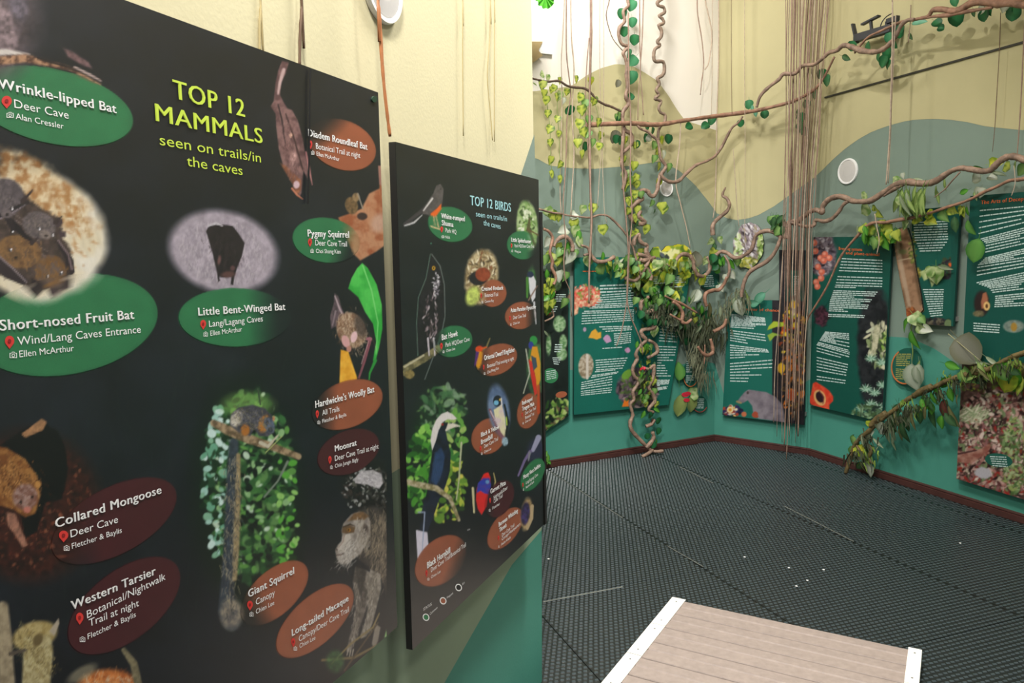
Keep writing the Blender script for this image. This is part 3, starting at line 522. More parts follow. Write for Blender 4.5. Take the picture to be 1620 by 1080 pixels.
# roots photograph, orchid cut-out, tree trunk cut-out
ell(1184, 388, 26, 38, 6, '#8d8288', color2='#cfc8cc', cell=4, soft=1)
scatter(1184, 385, 24, 36, 330, ['#f0ecf0', '#5c5058', '#b4a8ac', '#3c3438', '#dcd4dc', '#94848c', '#a89c74'], (2, 7), .25, seed=121, ang=60)
scatter(1168, 395, 6, 26, 60, ['#c8d49c', '#e4ecc8', '#7c9c4c'], (2, 5), .4, seed=122); scatter(1205, 388, 5, 24, 60, ['#b4cc7c', '#dcecb4', '#6c8c3c'], (2, 5), .5, seed=123); scatter(1182, 416, 16, 8, 60, ['#b8b44c', '#dcdca0', '#6c7c34'], (2, 5), .5, seed=124)
rect(1022, 380, 1100, 434, '#c8c844', color2='#9cb040', cell=7, seed=16)
scatter(1060, 406, 38, 24, 120, ['#e8dc44', '#f0f0b0', '#8ca838', '#c4c430', '#5c7c2c'], (4, 9), .6, seed=125, soft=1.5); scatter(1048, 410, 8, 10, 20, ['#5c6470', '#3c4438'], (3, 6), .6, seed=126)
poly([(1410, 366), (1434, 358), (1442, 380), (1449, 420), (1457, 460), (1462, 492), (1446, 502), (1434, 510), (1432, 486), (1425, 450), (1416, 400)], '#7c5c44', soft=1.2, color2='#a07c60', cell=9)
poly([(1416, 376), (1421, 376), (1433, 440), (1442, 486), (1436, 484), (1424, 430)], '#b8a088', soft=3, alpha=.8); line([(1444, 400), (1452, 450), (1458, 480)], [5, 6, 5], '#54402c', soft=4, alpha=.7); scatter(1444, 392, 6, 26, 60, ['#6c7434', '#4c5428', '#94944c'], (1, 3), .6, seed=127); ell(1428, 398, 7, 4, 0, '#6c6c44', soft=3); line([(1421, 412), (1442, 408)], [1.5, 1.5], '#c0a88c'); scatter(1440, 496, 10, 9, 50, ['#8c4424', '#5c3018', '#a86438'], (1.5, 4), .5, seed=128)
ink_lin = np.where(ink <= .04045, ink / 12.92, ((np.clip(ink, 0, 1) + .055) / 1.055) ** 2.4).astype(np.float32)

def sample_ink(P):
    px, py = proj(P)
    fx = np.clip(px - OX, 0, CW - 2); fy = np.clip(py - OY, 0, CH - 2); x0 = fx.astype(int); y0 = fy.astype(int)
    ax = (fx - x0)[..., None]; ay = (fy - y0)[..., None]
    return (ink_lin[y0, x0] * (1 - ax) + ink_lin[y0, x0 + 1] * ax) * (1 - ay) + (ink_lin[y0 + 1, x0] * (1 - ax) + ink_lin[y0 + 1, x0 + 1] * ax) * ay
def print_disc(name, W, oval, off, m, parent, rings=16, n=56):
    cx, cy, rx, ry, rot = oval; V = [W.at(cx, cy, off)]; Fc = []; a = math.radians(rot)
    for k in range(1, rings + 1):
        for i in range(n):
            t = 6.28318 * i / n; u, v = rx * k / rings * math.cos(t), ry * k / rings * math.sin(t)
            V.append(W.at(cx + u * math.cos(a) - v * math.sin(a), cy + u * math.sin(a) + v * math.cos(a), off))
    for i in range(n): Fc.append((0, 1 + i, 1 + (i + 1) % n))
    for k in range(rings - 1):
        for i in range(n): q = 1 + k * n; Fc.append((q + i, q + n + i, q + n + (i + 1) % n, q + (i + 1) % n))
    o = mesh(name, V, Fc, m, parent); c = sample_ink(np.array(V)); at = o.data.color_attributes.new('Col', 'FLOAT_COLOR', 'POINT')
    cc = np.ones((len(V), 4), np.float32); cc[:, :3] = c; at.data.foreach_set('color', cc.reshape(-1)); return o
def print_sheet(name, corners, step, m, parent):
    """dense flat sheet between four world corners (TL, TR, BR, BL) carrying the printed ink as colours"""
    TL, TR, BR, BL = map(np.asarray, corners)
    nu = max(2, int(np.linalg.norm(TR - TL) / step)); nv = max(2, int(np.linalg.norm(BL - TL) / step))
    u = np.linspace(0, 1, nu + 1)[None, :, None]; v = np.linspace(0, 1, nv + 1)[:, None, None]
    P = (TL * (1 - u) + TR * u) * (1 - v) + (BL * (1 - u) + BR * u) * v
    px, py = proj(P)
    fx = np.clip(px - OX, 0, CW - 2); fy = np.clip(py - OY, 0, CH - 2); x0 = fx.astype(int); y0 = fy.astype(int)
    ax = (fx - x0)[..., None]; ay = (fy - y0)[..., None]
    c = (ink_lin[y0, x0] * (1 - ax) + ink_lin[y0, x0 + 1] * ax) * (1 - ay) + (ink_lin[y0 + 1, x0] * (1 - ax) + ink_lin[y0 + 1, x0 + 1] * ax) * ay
    idx = np.arange((nu + 1) * (nv + 1)).reshape(nv + 1, nu + 1)
    q = np.stack([idx[1:, :-1], idx[1:, 1:], idx[:-1, 1:], idx[:-1, :-1]], -1).reshape(-1, 4)
    me = bpy.data.meshes.new(name); me.vertices.add(P.reshape(-1, 3).shape[0]); me.vertices.foreach_set('co', P.reshape(-1).astype(np.float32))
    me.loops.add(q.size); me.loops.foreach_set('vertex_index', q.reshape(-1).astype(np.int32))
    me.polygons.add(len(q)); me.polygons.foreach_set('loop_start', (np.arange(len(q)) * 4).astype(np.int32)); me.update()
    at = me.color_attributes.new('Col', 'FLOAT_COLOR', 'POINT')
    cc = np.ones((c.reshape(-1, 3).shape[0], 4), np.float32); cc[:, :3] = c.reshape(-1, 3); at.data.foreach_set('color', cc.reshape(-1))
    return link(name, me, m, parent)

# ------------------------------------------------------------------ the room
def link(name, me, m=None, parent=None, kind=None):
    o = bpy.data.objects.new(name, me); COL.objects.link(o)
    if m is not None and me is not None and len(me.materials) == 0: me.materials.append(m)
    if parent is not None:
        o.parent = parent
        if parent.type == 'EMPTY': o.matrix_parent_inverse = Matrix.Translation(-parent.location)
    if kind: o['kind'] = kind
    return o
CREAM = mat('cream_paint', '#eee8dc', .75, .02, 3, .05, 120); OLIVE = mat('olive_paint', '#bbb388', .75, .03, 3, .05, 120)
SAGE = mat('sage_paint', '#7a8c80', .75, .03, 3, .05, 120); TEALP = mat('teal_paint', '#46907f', .7, .04, 3, .05, 120)
WHITEP = mat('white_paint', '#fbfbf8', .6, .01); BROWN = mat('baseboard_brown', '#4c302c', .28, .12, 14)
RUBBER = mat('mat_rubber', '#141919', .42, .15, 30, .1, 300, spec=.6); STUD = mat('stud_rubber', '#465154', .28, .12, 40, spec=.7)
HT = 4.7; Z = np.array([0, 0, 1.])

fl = MB(); fl.prism([(-3.2, -2.2, 0), (-3.2, 8.5, 0), (6.5, 8.5, 0), (6.5, -2.2, 0)][::-1], (0, 0, -.05)); floor = fl.build('floor', mat('floor_concrete', '#1c2122', .7, .1), kind='structure')
ce = MB(); ce.prism([(-3.2, -2.2, HT), (6.5, -2.2, HT), (6.5, 8.5, HT), (-3.2, 8.5, HT)], (0, 0, .05)); ce.build('ceiling', mat('ceiling_paint', '#e8e4d8', .8, .03), kind='structure')

def wall_slab(name, W, m, u0, u1, th=.12, top=HT):
    b = MB(); p = lambda u, o: W.p(u, 0, o)
    b.prism([p(u0, 0), p(u1, 0), p(u1, -th), p(u0, -th)], (0, 0, top)); return b.build(name, m, kind='structure')
wl1 = wall_slab('wall_back_left', W1, SAGE, -1.6, W1.len + .02)
wl2 = wall_slab('wall_back', W2, SAGE, -.02, W2.len + .02)
wl3 = wall_slab('wall_right', W3, SAGE, -.02, W3.len)
# partition that carries the near boards
wlL = wall_slab('wall_left', WL, mat('pale_olive_paint', '#d4cca6', .75, .03, 3, .05, 120), 0, WL.len, .30)

def curve(W, pts):
    q = sorted(W.sz(x, y) for x, y in pts); return [a for a, _ in q], [b for _, b in q]
def coat(name, W, parent, lo, hi, u0, u1, m, off=.0012, n=60):
    """a thin coat of paint between two curves z = lo(u) and z = hi(u)"""
    b = MB(); us = np.linspace(u0, u1, n); L = [lo(u) for u in us]; H = [hi(u) for u in us]
    for i in range(n - 1):
        if H[i] - L[i] < .001 and H[i + 1] - L[i + 1] < .001: continue
        a, c = us[i], us[i + 1]
        b.add([W.p(a, L[i], off), W.p(c, L[i + 1], off), W.p(c, max(L[i + 1], H[i + 1]), off), W.p(a, max(L[i], H[i]), off)], [(0, 1, 2, 3)])
    return b.build(name, m, parent)
def fn(W, pts):
    a, b = curve(W, pts); return lambda u: float(np.interp(u, a, b))
SAGE_TOP = [(780, 240), (848, 250), (870, 262), (905, 266), (940, 267), (1000, 262), (1045, 255), (1075, 270), (1100, 293), (1120, 318), (1134, 337), (1150, 345), (1165, 348), (1185, 345), (1200, 340), (1225, 326), (1250, 308), (1275, 290), (1288, 281), (1300, 270), (1320, 250), (1340, 233), (1360, 219), (1380, 208), (1405, 199), (1430, 192), (1450, 189), (1475, 188), (1500, 189), (1530, 193), (1560, 200), (1620, 206), (1800, 190)]
TEAL_TOP = [(780, 590), (900, 585), (1060, 580), (1110, 570), (1131, 575), (1150, 640), (1170, 640), (1240, 625), (1281, 600), (1340, 560), (1400, 532), (1440, 534), (1480, 552), (1520, 580), (1560, 600), (1620, 610), (1800, 640)]
for W, o, l, tops, teals in ((W1, wl1, (1134, 337), [p for p in SAGE_TOP if p[0] < 1136], [p for p in TEAL_TOP if p[0] < 1135]),
                       (W2, wl2, 0, [p for p in SAGE_TOP if 1133 < p[0] < 1290], [p for p in TEAL_TOP if 1130 < p[0] < 1285]),
                       (W3, wl3, 0, [p for p in SAGE_TOP if p[0] > 1285], [p for p in TEAL_TOP if p[0] > 1280])):
    u0 = -1.6 if W is W1 else 0; st = fn(W, tops); te = fn(W, teals)
    if W is W1:
        hill = [(700, 150), (848, 144), (880, 140), (905, 135), (930, 118), (950, 108), (975, 101), (1000, 104), (1020, 115), (1040, 128), (1058, 152), (1070, 172), (1083, 190), (1110, 199), (1139, 208)]
        hf = fn(W, hill)
        coat('painted_hill', W, o, st, hf, u0, W.len, OLIVE, n=120); coat('painted_sky', W, o, hf, lambda u: HT - .01, u0, W.len, CREAM, n=120)
    else:
        coat('painted_hill', W, o, st, lambda u: HT - .01, 0, W.len, OLIVE, n=90)
    coat('painted_ground', W, o, lambda u: 0.0, te, u0, W.len, TEALP, n=90)
# lower coats on the partition: sage wedge, teal wedge
b = MB(); b.poly([WL.at(x, y, .0012) for x, y in ((857, 838), (857.5, 1079), (857.5, 1240), (560, 1240), (703, 1080), (757, 985), (810, 893))]); b.build('painted_ground', TEALP, wlL)
b = MB(); b.poly([WL.at(x, y, .0010) for x, y in ((300, 1240), (600, 760), (700, 700), (856, 650), (857.5, 1079), (857.6, 1240))]); b.build('painted_hill', mat('sage_light', '#93a58a', .75, .03), wlL)
b = MB(); b.poly([WL.at(x, y, .0012) for x, y in ((845.3, 212), (847, 285), (822, 283))]); b.build('painted_hill', SAGE, wlL)
# pale opening beside the partition, high up
b = MB(); b.prism([W1.at(x, y, .004) for x, y in ((800, -140), (872, -140), (872, 87), (800, 80))], W1.n * .02); tr = b.build('trim_1', WHITEP, kind='structure')
b = MB(); b.prism([W1.at(x, y, .026) for x, y in ((836, 66), (858, 66), (851, 80), (858, 88), (836, 104))], W1.n * .008); b.build('painted_zigzag', mat('tan_paint', '#b7a070', .7, .03), tr)

def molding(name, W, u0, u1, prof, m):
    b = MB(); n = len(prof)
    b.add([W.p(u, z, o) for u in (u0, u1) for o, z in prof], [tuple(range(n)), tuple(range(n, 2 * n))[::-1]] + [(i, i + n, (i + 1) % n + n, (i + 1) % n) for i in range(n)])
    return b.build(name, m, kind='structure')
prof = [(0.001, .001), (.024, .001), (.022, .040), (.013, .044), (.018, .049), (.016, .056), (.008, .059), (.001, .059)]
molding('baseboard_left', W1, -1.6, W1.len, prof, BROWN); molding('baseboard_back', W2, 0, W2.len, prof, BROWN); molding('baseboard_right', W3, 0, W3.len, prof, BROWN)
# long dark joint high on the right wall: a slim metal strip
u_, z_ = W3.sz(1306, 155)
b = MB(); b.bar(W3.p(u_, 2.79, .006), W3.p(W3.len - .05, 2.79, .006), .010, .012, W3.n); b.build('trim_2', mat('dark_strip', '#2c2a20', .5), kind='structure')

# ------------------------------------------------------------------ floor mats: each a slab with its studs, clipped to the room
e1 = np.array([math.cos(math.radians(20.3)), math.sin(math.radians(20.3))]); e2 = np.array([-e1[1], e1[0]])
def clip(P, n, k):
    out = []
    for i in range(len(P)):
        a, b_ = P[i], P[(i + 1) % len(P)]; da, db = a @ n - k, b_ @ n - k
        if da >= 0: out.append(a)
        if (da >= 0) != (db >= 0): out.append(a + (b_ - a) * (da / (da - db)))
    return out
HALF = [(W.n[:2], W.k + .027) for W in (W1, W2, W3)]
PITCH = .0243
def make_mat(i, j):
    a0, b0 = 2.21 + .97 * i, 3.18 + .97 * j
    P = [e1 * a + e2 * b_ for a, b_ in ((a0 + .002, b0 + .002), (a0 + .968, b0 + .002), (a0 + .968, b0 + .968), (a0 + .002, b0 + .968))]
    for n, k in HALF: P = clip(P, n, k)
    P = [p for q, p in enumerate(P) if np.linalg.norm(p - P[q - 1]) > 1e-4]
    if len(P) < 3: return
    px, py = proj(np.array([[p[0], p[1], 0] for p in P]))
    cz = np.array([(np.array([p[0], p[1], 0]) - EYE) @ ROT[:, 2] if False else p[1] for p in P])
    if cz.max() < 1.7: return
    b = MB(); b.prism([np.array([p[0], p[1], .001]) for p in P][::-1] if False else [np.array([p[0], p[1], .001]) for p in P], (0, 0, .007)); slab = b.build('floor_mat', RUBBER, floor)
    b = MB(); r = random.Random(i * 31 + j)
    n_ = int(.95 / PITCH)
    V = []; Fc = []
    for q in range(n_ + 1):
        for s in range(n_ + 1):
            a, c = a0 + .012 + s * PITCH + (q % 2) * PITCH / 2, b0 + .012 + q * PITCH
            if a > a0 + .96: continue
            p = e1 * a + e2 * c
            if p[1] < 1.9 or any(p @ n - k < .014 for n, k in HALF): continue
            k0 = len(V); h = .0115
            for (du, dv, z) in ((-.0078, -.0044, .0078), (.0078, -.0044, .0078), (.0078, .0044, .0078), (-.0078, .0044, .0078), (-.0062, -.0022, h), (.0062, -.0022, h), (.0062, .0022, h), (-.0062, .0022, h)):
                g = p + e1 * (du * .96 + dv * .25) + e2 * (dv - du * .25); V.append((g[0], g[1], z))
            Fc += [(k0 + 4, k0 + 5, k0 + 6, k0 + 7), (k0, k0 + 1, k0 + 5, k0 + 4), (k0 + 1, k0 + 2, k0 + 6, k0 + 5), (k0 + 2, k0 + 3, k0 + 7, k0 + 6), (k0 + 3, k0, k0 + 4, k0 + 7)]
    if V: mesh('studs', V, Fc, STUD, slab, 'stuff')
    return slab
mats = {}
for i in range(-4, 3):
    for j in range(-2, 4):
        m_ = make_mat(i, j)
        if m_: mats[i, j] = m_
DUST = mat('worn_edge', '#6f726c', .6, .3, 60)
for (pa, pb, wd) in (((871, 746), (985, 819), .006), ((1075, 738), (1128, 764), .006), ((1240, 800), (1350, 856), .006), ((1055, 863), (1112, 896), .005), ((859, 952), (985, 928), .009)):
    a, c = on_z(*pa, .012), on_z(*pb, .012); b = MB(); b.bar(a, c, wd, .003, np.cross((c - a) / np.linalg.norm(c - a), Z)); b.build('worn_edge', DUST, floor)
for k, (x, y) in enumerate(((1303, 901), (1277, 918), (1519, 859), (1248, 898), (868, 884), (1260, 927), (1178, 881))):
    c = on_z(x, y, .0135); b = MB(); r = .006; b.prism([c + np.array([r * math.cos(t) * (1 + .3 * math.sin(3 * t + k)), r * math.sin(t), 0]) for t in np.linspace(0, 6.28, 7)[:-1]], (0, 0, .002))
    o = b.build('paper_scrap', WHITEP); tag(o, 'tiny white paper scrap on the rubber mats, ' + ('middle one of the group beyond the platform', 'rightmost beyond the platform', 'alone far right near the wall', 'leftmost of the group beyond the platform', 'alone by the partition', 'nearest to the platform edge', 'off to the left beyond the platform')[k], 'litter', 'white scraps on the rubber mats')

# ------------------------------------------------------------------ wooden platform
PZ = .062
q = [on_z(x, y, PZ) for x, y in ((1067, 947), (1437, 1026))]
pl = thing('platform', 'low grey-brown plank platform with white metal edge strips on the floor', 'platform', (float(q[0][0]), float(q[0][1]), .013))
du = (q[1] - q[0]) / np.linalg.norm(q[1] - q[0]); du[2] = 0; dv = np.array([du[1], -du[0], 0])
wd = np.linalg.norm(q[1] - q[0]) + .035; base = q[0]
WOOD = mat('deck_board', '#988a82', .6, .10, 3, .12, 60, stretch=(14, 14, 14)); WHITEM = mat('white_edge_metal', '#f4f1e8', .45, .03)
pp = lambda u, v, z: base + du * u + dv * v + np.array([0, 0, z])
sys_g = 0.004
bw = .138
for k in range(9):
    v0 = k * bw; b = MB()
    # board with a shallow lengthwise groove
    prf = [(v0 + .003, -.022), (v0 + .003, -.003), (v0 + .006, 0), (v0 + bw * .42, 0), (v0 + bw * .46, -.0035), (v0 + bw * .50, -.0035), (v0 + bw * .54, 0), (v0 + bw - .005, 0), (v0 + bw - .002, -.003), (v0 + bw - .002, -.022)]
    n = len(prf); b.add([pp(u, v, z) for u in (.004, wd - .004) for v, z in prf], [tuple(range(n)), tuple(range(n, 2 * n))[::-1]] + [(i, i + n, (i + 1) % n + n, (i + 1) % n) for i in range(n)])
    b.build('plank', WOOD, pl)
for u0, u1 in ((-.012, .050), (wd - .035, wd + .012)):
    for k in range(5):
        v0, v1 = k * .276 + (0 if k else -.008), (k + 1) * .276 - .004
        b = MB(); prf = [(u0, -.046), (u0, .004), (u1, .004), (u1, .0012), (u0 + .004 if u0 < 0 else u1 - .004, .0012), (u0 + .004, -.046)] if u0 < 0 else [(u1, -.046), (u1, .004), (u0, .004), (u0, .0012), (u1 - .004, .0012), (u1 - .004, -.046)]
        n = len(prf); b.add([pp(u, v, z) for v in (v0, v1) for u, z in prf], [tuple(range(n)), tuple(range(n, 2 * n))[::-1]] + [(i, i + n, (i + 1) % n + n, (i + 1) % n) for i in range(n)])
        st_ = b.build('edge_strip', WHITEM, pl)
        b = MB()
        for vv in (v0 + .04, v1 - .04): b.prism([pp((u0 + u1) / 2 + .004 * math.cos(t), vv + .004 * math.sin(t), .0041) for t in np.linspace(0, 6.28, 9)[:-1]], (0, 0, .001))
        b.build('screw_heads', mat('screw_steel', '#6c6c68', .4), st_)
b = MB(); b.hexa([pp(0, 0.004, -.048), pp(wd, .004, -.048), pp(wd, 9 * bw, -.048), pp(0, 9 * bw, -.048)], [pp(0, .004, -.0225), pp(wd, .004, -.0225), pp(wd, 9 * bw, -.0225), pp(0, 9 * bw, -.0225)]); b.build('underframe', mat('underframe', '#3c3632', .8), pl)

# ------------------------------------------------------------------ lettering
_font = {}
def glyphs(txt, bold):
    key = (txt, bold)
    if key not in _font:
        c = bpy.data.curves.new('lettering', 'FONT'); c.body = txt; c.resolution_u = 3; c.offset = 0.0
        if bold: c.space_character = 1.08
        o = bpy.data.objects.new('lettering', c); COL.objects.link(o); me = bpy.data.meshes.new_from_object(o.evaluated_get(bpy.context.evaluated_depsgraph_get()))
        v = np.array([q.co[:] for q in me.vertices]) if len(me.vertices) else np.zeros((1, 3)); f = [tuple(p.vertices) for p in me.polygons]
        bpy.data.objects.remove(o); bpy.data.curves.remove(c); bpy.data.meshes.remove(me); _font[key] = (v, f)
    return _font[key]
CAPH = float(glyphs('H', False)[0][:, 1].max())
def text_on(W, off, txt, p0, p1, cap, bold, m, parent, name='lettering', mb=None):
    v, f = glyphs(txt, bold); P0, P1 = W.at(*p0, off), W.at(*p1, off); h = W.at(p0[0], p0[1] - cap, off)[2] - P0[2]
    x0, x1 = v[:, 0].min(), v[:, 0].max(); V = [P0 + (P1 - P0) * ((q[0] - x0) / (x1 - x0)) + Z * (q[1] / CAPH * h) for q in v]
    if bold:                                   # heavier strokes: the outlines laid twice more, a hair to each side
        n = len(V); sh = (P1 - P0) / np.linalg.norm(P1 - P0) * h * .032; V0 = V; V = [q - sh for q in V0] + [q + W.n * .00025 for q in V0] + [q + sh + W.n * .0005 for q in V0]
        f = [tuple(i + k * n for i in q) for k in range(3) for q in f]
    if mb is not None: mb.add(V, f); return
    return mesh(name, V, f, m, parent)
INKW = mat('white_ink', '#f2f2f0', .6, .01); INKL = mat('lime_ink', '#c9e04a', .6, .01); INKR = mat('red_ink', '#d83a34', .6, .02); INKC = mat('aqua_ink', '#a9dce0', .6, .01); INKO = mat('orange_ink', '#dc6a34', .6, .03)
OV = {'g': mat('green_label', '#2f7a4c', .55, .04), 'b': mat('brown_label', '#a0593c', .55, .04), 'm': mat('maroon_label', '#4c1c20', .55, .05), 't': mat('teal_label', '#155648', .55, .05)}
def ov_pts(W, cx, cy, rx, ry, rot, off, n=40, k=1.0):
    a = math.radians(rot); out = []
    for i in range(n):
        t = 6.28318 * i / n; u, v = rx * k * math.cos(t), ry * k * math.sin(t)
        out.append(W.at(cx + u * math.cos(a) - v * math.sin(a), cy + u * math.sin(a) + v * math.cos(a), off))
    return out
def species_label(W, board, oval, col, lines, cut=None):
    """coloured oval with name (bold), place (pin) and photographer (camera)"""
    cx, cy, rx, ry, rot = oval; o = print_disc('species_label', W, oval, .0005, PRINT_NEAR, board)
    o['label'] = {'g': 'green oval label', 'b': 'brown oval label', 'm': 'maroon oval label'}[col]
    white, pins, cams = MB(), MB(), MB()
    for txt, p0, p1, cap, kind in lines:
        text_on(W, .0010, txt, p0, p1, cap, kind == 'B', INKW, None, mb=white)
        sl = (p1[1] - p0[1]) / max(1, p1[0] - p0[0]); x = p0[0] - cap * .95; y = p0[1] - sl * cap * .95 - cap * .45; asp = min(1.0, (p1[0] - p0[0]) / (len(txt) * cap * .68)); r = cap * .62
        if kind == 'p':
            pt = [(x + r * asp * math.cos(t), y - r * .25 + r * math.sin(t)) for t in np.radians(np.linspace(150, 390, 12))] + [(x, y + r * 1.25)]
            pins.poly([W.at(a, c, .0010) for a, c in pt]); pins_hole = [W.at(x + r * .38 * asp * math.cos(t), y - r * .25 + r * .38 * math.sin(t), .0014) for t in np.linspace(0, 6.28, 11)[:-1]]; cams_h = pins_hole; dark.poly(pins_hole)
        if kind == 'c':
            rr = r * .95
            outer = [(-1.1, -.55), (-.5, -.55), (-.35, -.85), (.35, -.85), (.5, -.55), (1.1, -.55), (1.1, .75), (-1.1, .75)]
            for i in range(8):
                a, c = outer[i], outer[(i + 1) % 8]; k = .80
                cams.poly([W.at(x + rr * asp * a[0], y + rr * a[1], .001), W.at(x + rr * asp * c[0], y + rr * c[1], .001), W.at(x + rr * asp * c[0] * k, y + rr * c[1] * k, .001), W.at(x + rr * asp * a[0] * k, y + rr * a[1] * k, .001)])
            for i in range(10):
                t0, t1 = 6.283 * i / 10, 6.283 * (i + 1) / 10
                cams.poly([W.at(x + rr * asp * g * math.cos(t), y + .1 * rr + rr * g * math.sin(t), .001) for g, t in ((.5, t0), (.5, t1), (.3, t1), (.3, t0))])
    white.build('lettering', INKW, o)
    if pins.v: pins.build('map_pin', INKR, o)
    if cams.v: cams.build('camera_icon', INKW, o)
    return o
dark = MB()

# ------------------------------------------------------------------ boards
PRINT_NEAR = vmat('print_satin', .38, 1.0); PRINT = vmat('print_matt', .5, .4)
EDGE = mat('board_edge', '#1b1b1a', .6, .05); SPACER = mat('spacer_metal', '#8c8c88', .4, .05)
def board(name, label, W, corners, off, step, th=.016, pm=None, edge=None, standoff=None):
    C4 = [W.at(x, y, off) if len(c) == 2 else W.p(c[0], c[1], off) for c in corners for x, y in [c[:2]]]
    base = C4[3] * .5 + C4[2] * .5
    t = thing(name, label, 'display board', tuple(map(float, (base[0], base[1], base[2]))))
    b = MB(); b.prism([c - W.n * .0006 for c in C4], -W.n * th); b.build('panel', edge or EDGE, t)
    print_sheet('print', C4, step, pm or PRINT, t)
    so = off if standoff is None else standoff
    b = MB(); mid = sum(C4) / 4
    for c in C4:
        p = c + (mid - c) * .12 - W.n * (th + .0006); b.bar(p, p - W.n * (so - th - .0008), .03, .03, W.d)
    b.build('spacers', SPACER, t)
    return t
mam = board('display_board', 'large black wildlife board of bats and mammals, nearest on the left', WB, [(-.25, 1.972, 0), (0, 0), (0, 0), (-.25, .762, 0)], 0, .0024, .017, PRINT_NEAR, standoff=GAP) if False else None
def near_board(name, label, uL, uR, zT, zB, step, tr_px=None):
    C4 = [WB.p(uL, zT), WB.p(uR, zT), WB.p(uR, zB), WB.p(uL, zB)]
    t = thing(name, label, 'display board', tuple(map(float, (C4[3] + C4[2]) / 2)))
    b = MB(); b.prism([c - WB.n * .0006 for c in C4], -WB.n * .017); b.build('panel', EDGE, t)
    print_sheet('print', C4, step, PRINT_NEAR, t)
    b = MB(); mid = sum(C4) / 4
    for c in C4:
        p = c + (mid - c) * .35 - WB.n * .0178; b.bar(p, p - WB.n * (GAP - .018), .03, .03, WB.d)
    b.build('spacers', SPACER, t)
    return t
uM = (WB.sz(597, 150)[0] + WB.sz(630, 993)[0]) / 2; zMT = (WB.sz(597, 150)[1] + WB.sz(215, 0)[1]) / 2; zMB = (WB.sz(630, 993)[1] + WB.sz(522, 1080)[1]) / 2
uB0 = (WB.sz(626, 220)[0] + WB.sz(652, 1027)[0]) / 2; uB1 = (WB.sz(855, 287)[0] + WB.sz(857, 835)[0]) / 2; zBT = (WB.sz(622, 220)[1] + WB.sz(855, 287)[1]) / 2; zBB = (WB.sz(650, 1027)[1] + WB.sz(857, 835)[1]) / 2
mam = near_board('display_board', 'large black wildlife board of bats and mammals, nearest on the left', WB.sz(0, 300)[0] - .2, uM, zMT, zMB, .0019)
bird = near_board('display_board', 'narrower black wildlife board of birds, beside the mammals board', uB0, uB1, zBT, zBB, .0026)
_mp = lambda *a: text_on(*a)
text_on(WB, .001, 'TOP 12', (275, 155), (387, 185), 29, True, INKL, mam, 'title_lettering')
text_on(WB, .001, 'MAMMALS', (247, 191), (415, 227), 27, True, INKL, mam, 'title_lettering')
text_on(WB, .001, 'seen on trails/in', (253, 229), (413, 257), 17, False, INKL, mam, 'title_lettering')
text_on(WB, .001, 'the caves', (296, 262), (384, 277), 16, False, INKL, mam, 'title_lettering')
text_on(WB, .001, 'TOP 12 BIRDS', (744, 324), (808, 335), 15, True, INKC, bird, 'title_lettering')
text_on(WB, .001, 'seen on trails/in', (753, 342), (802, 350), 8.5, False, INKC, bird, 'title_lettering')
text_on(WB, .001, 'the caves', (765, 356), (792, 362), 8.5, False, INKC, bird, 'title_lettering')
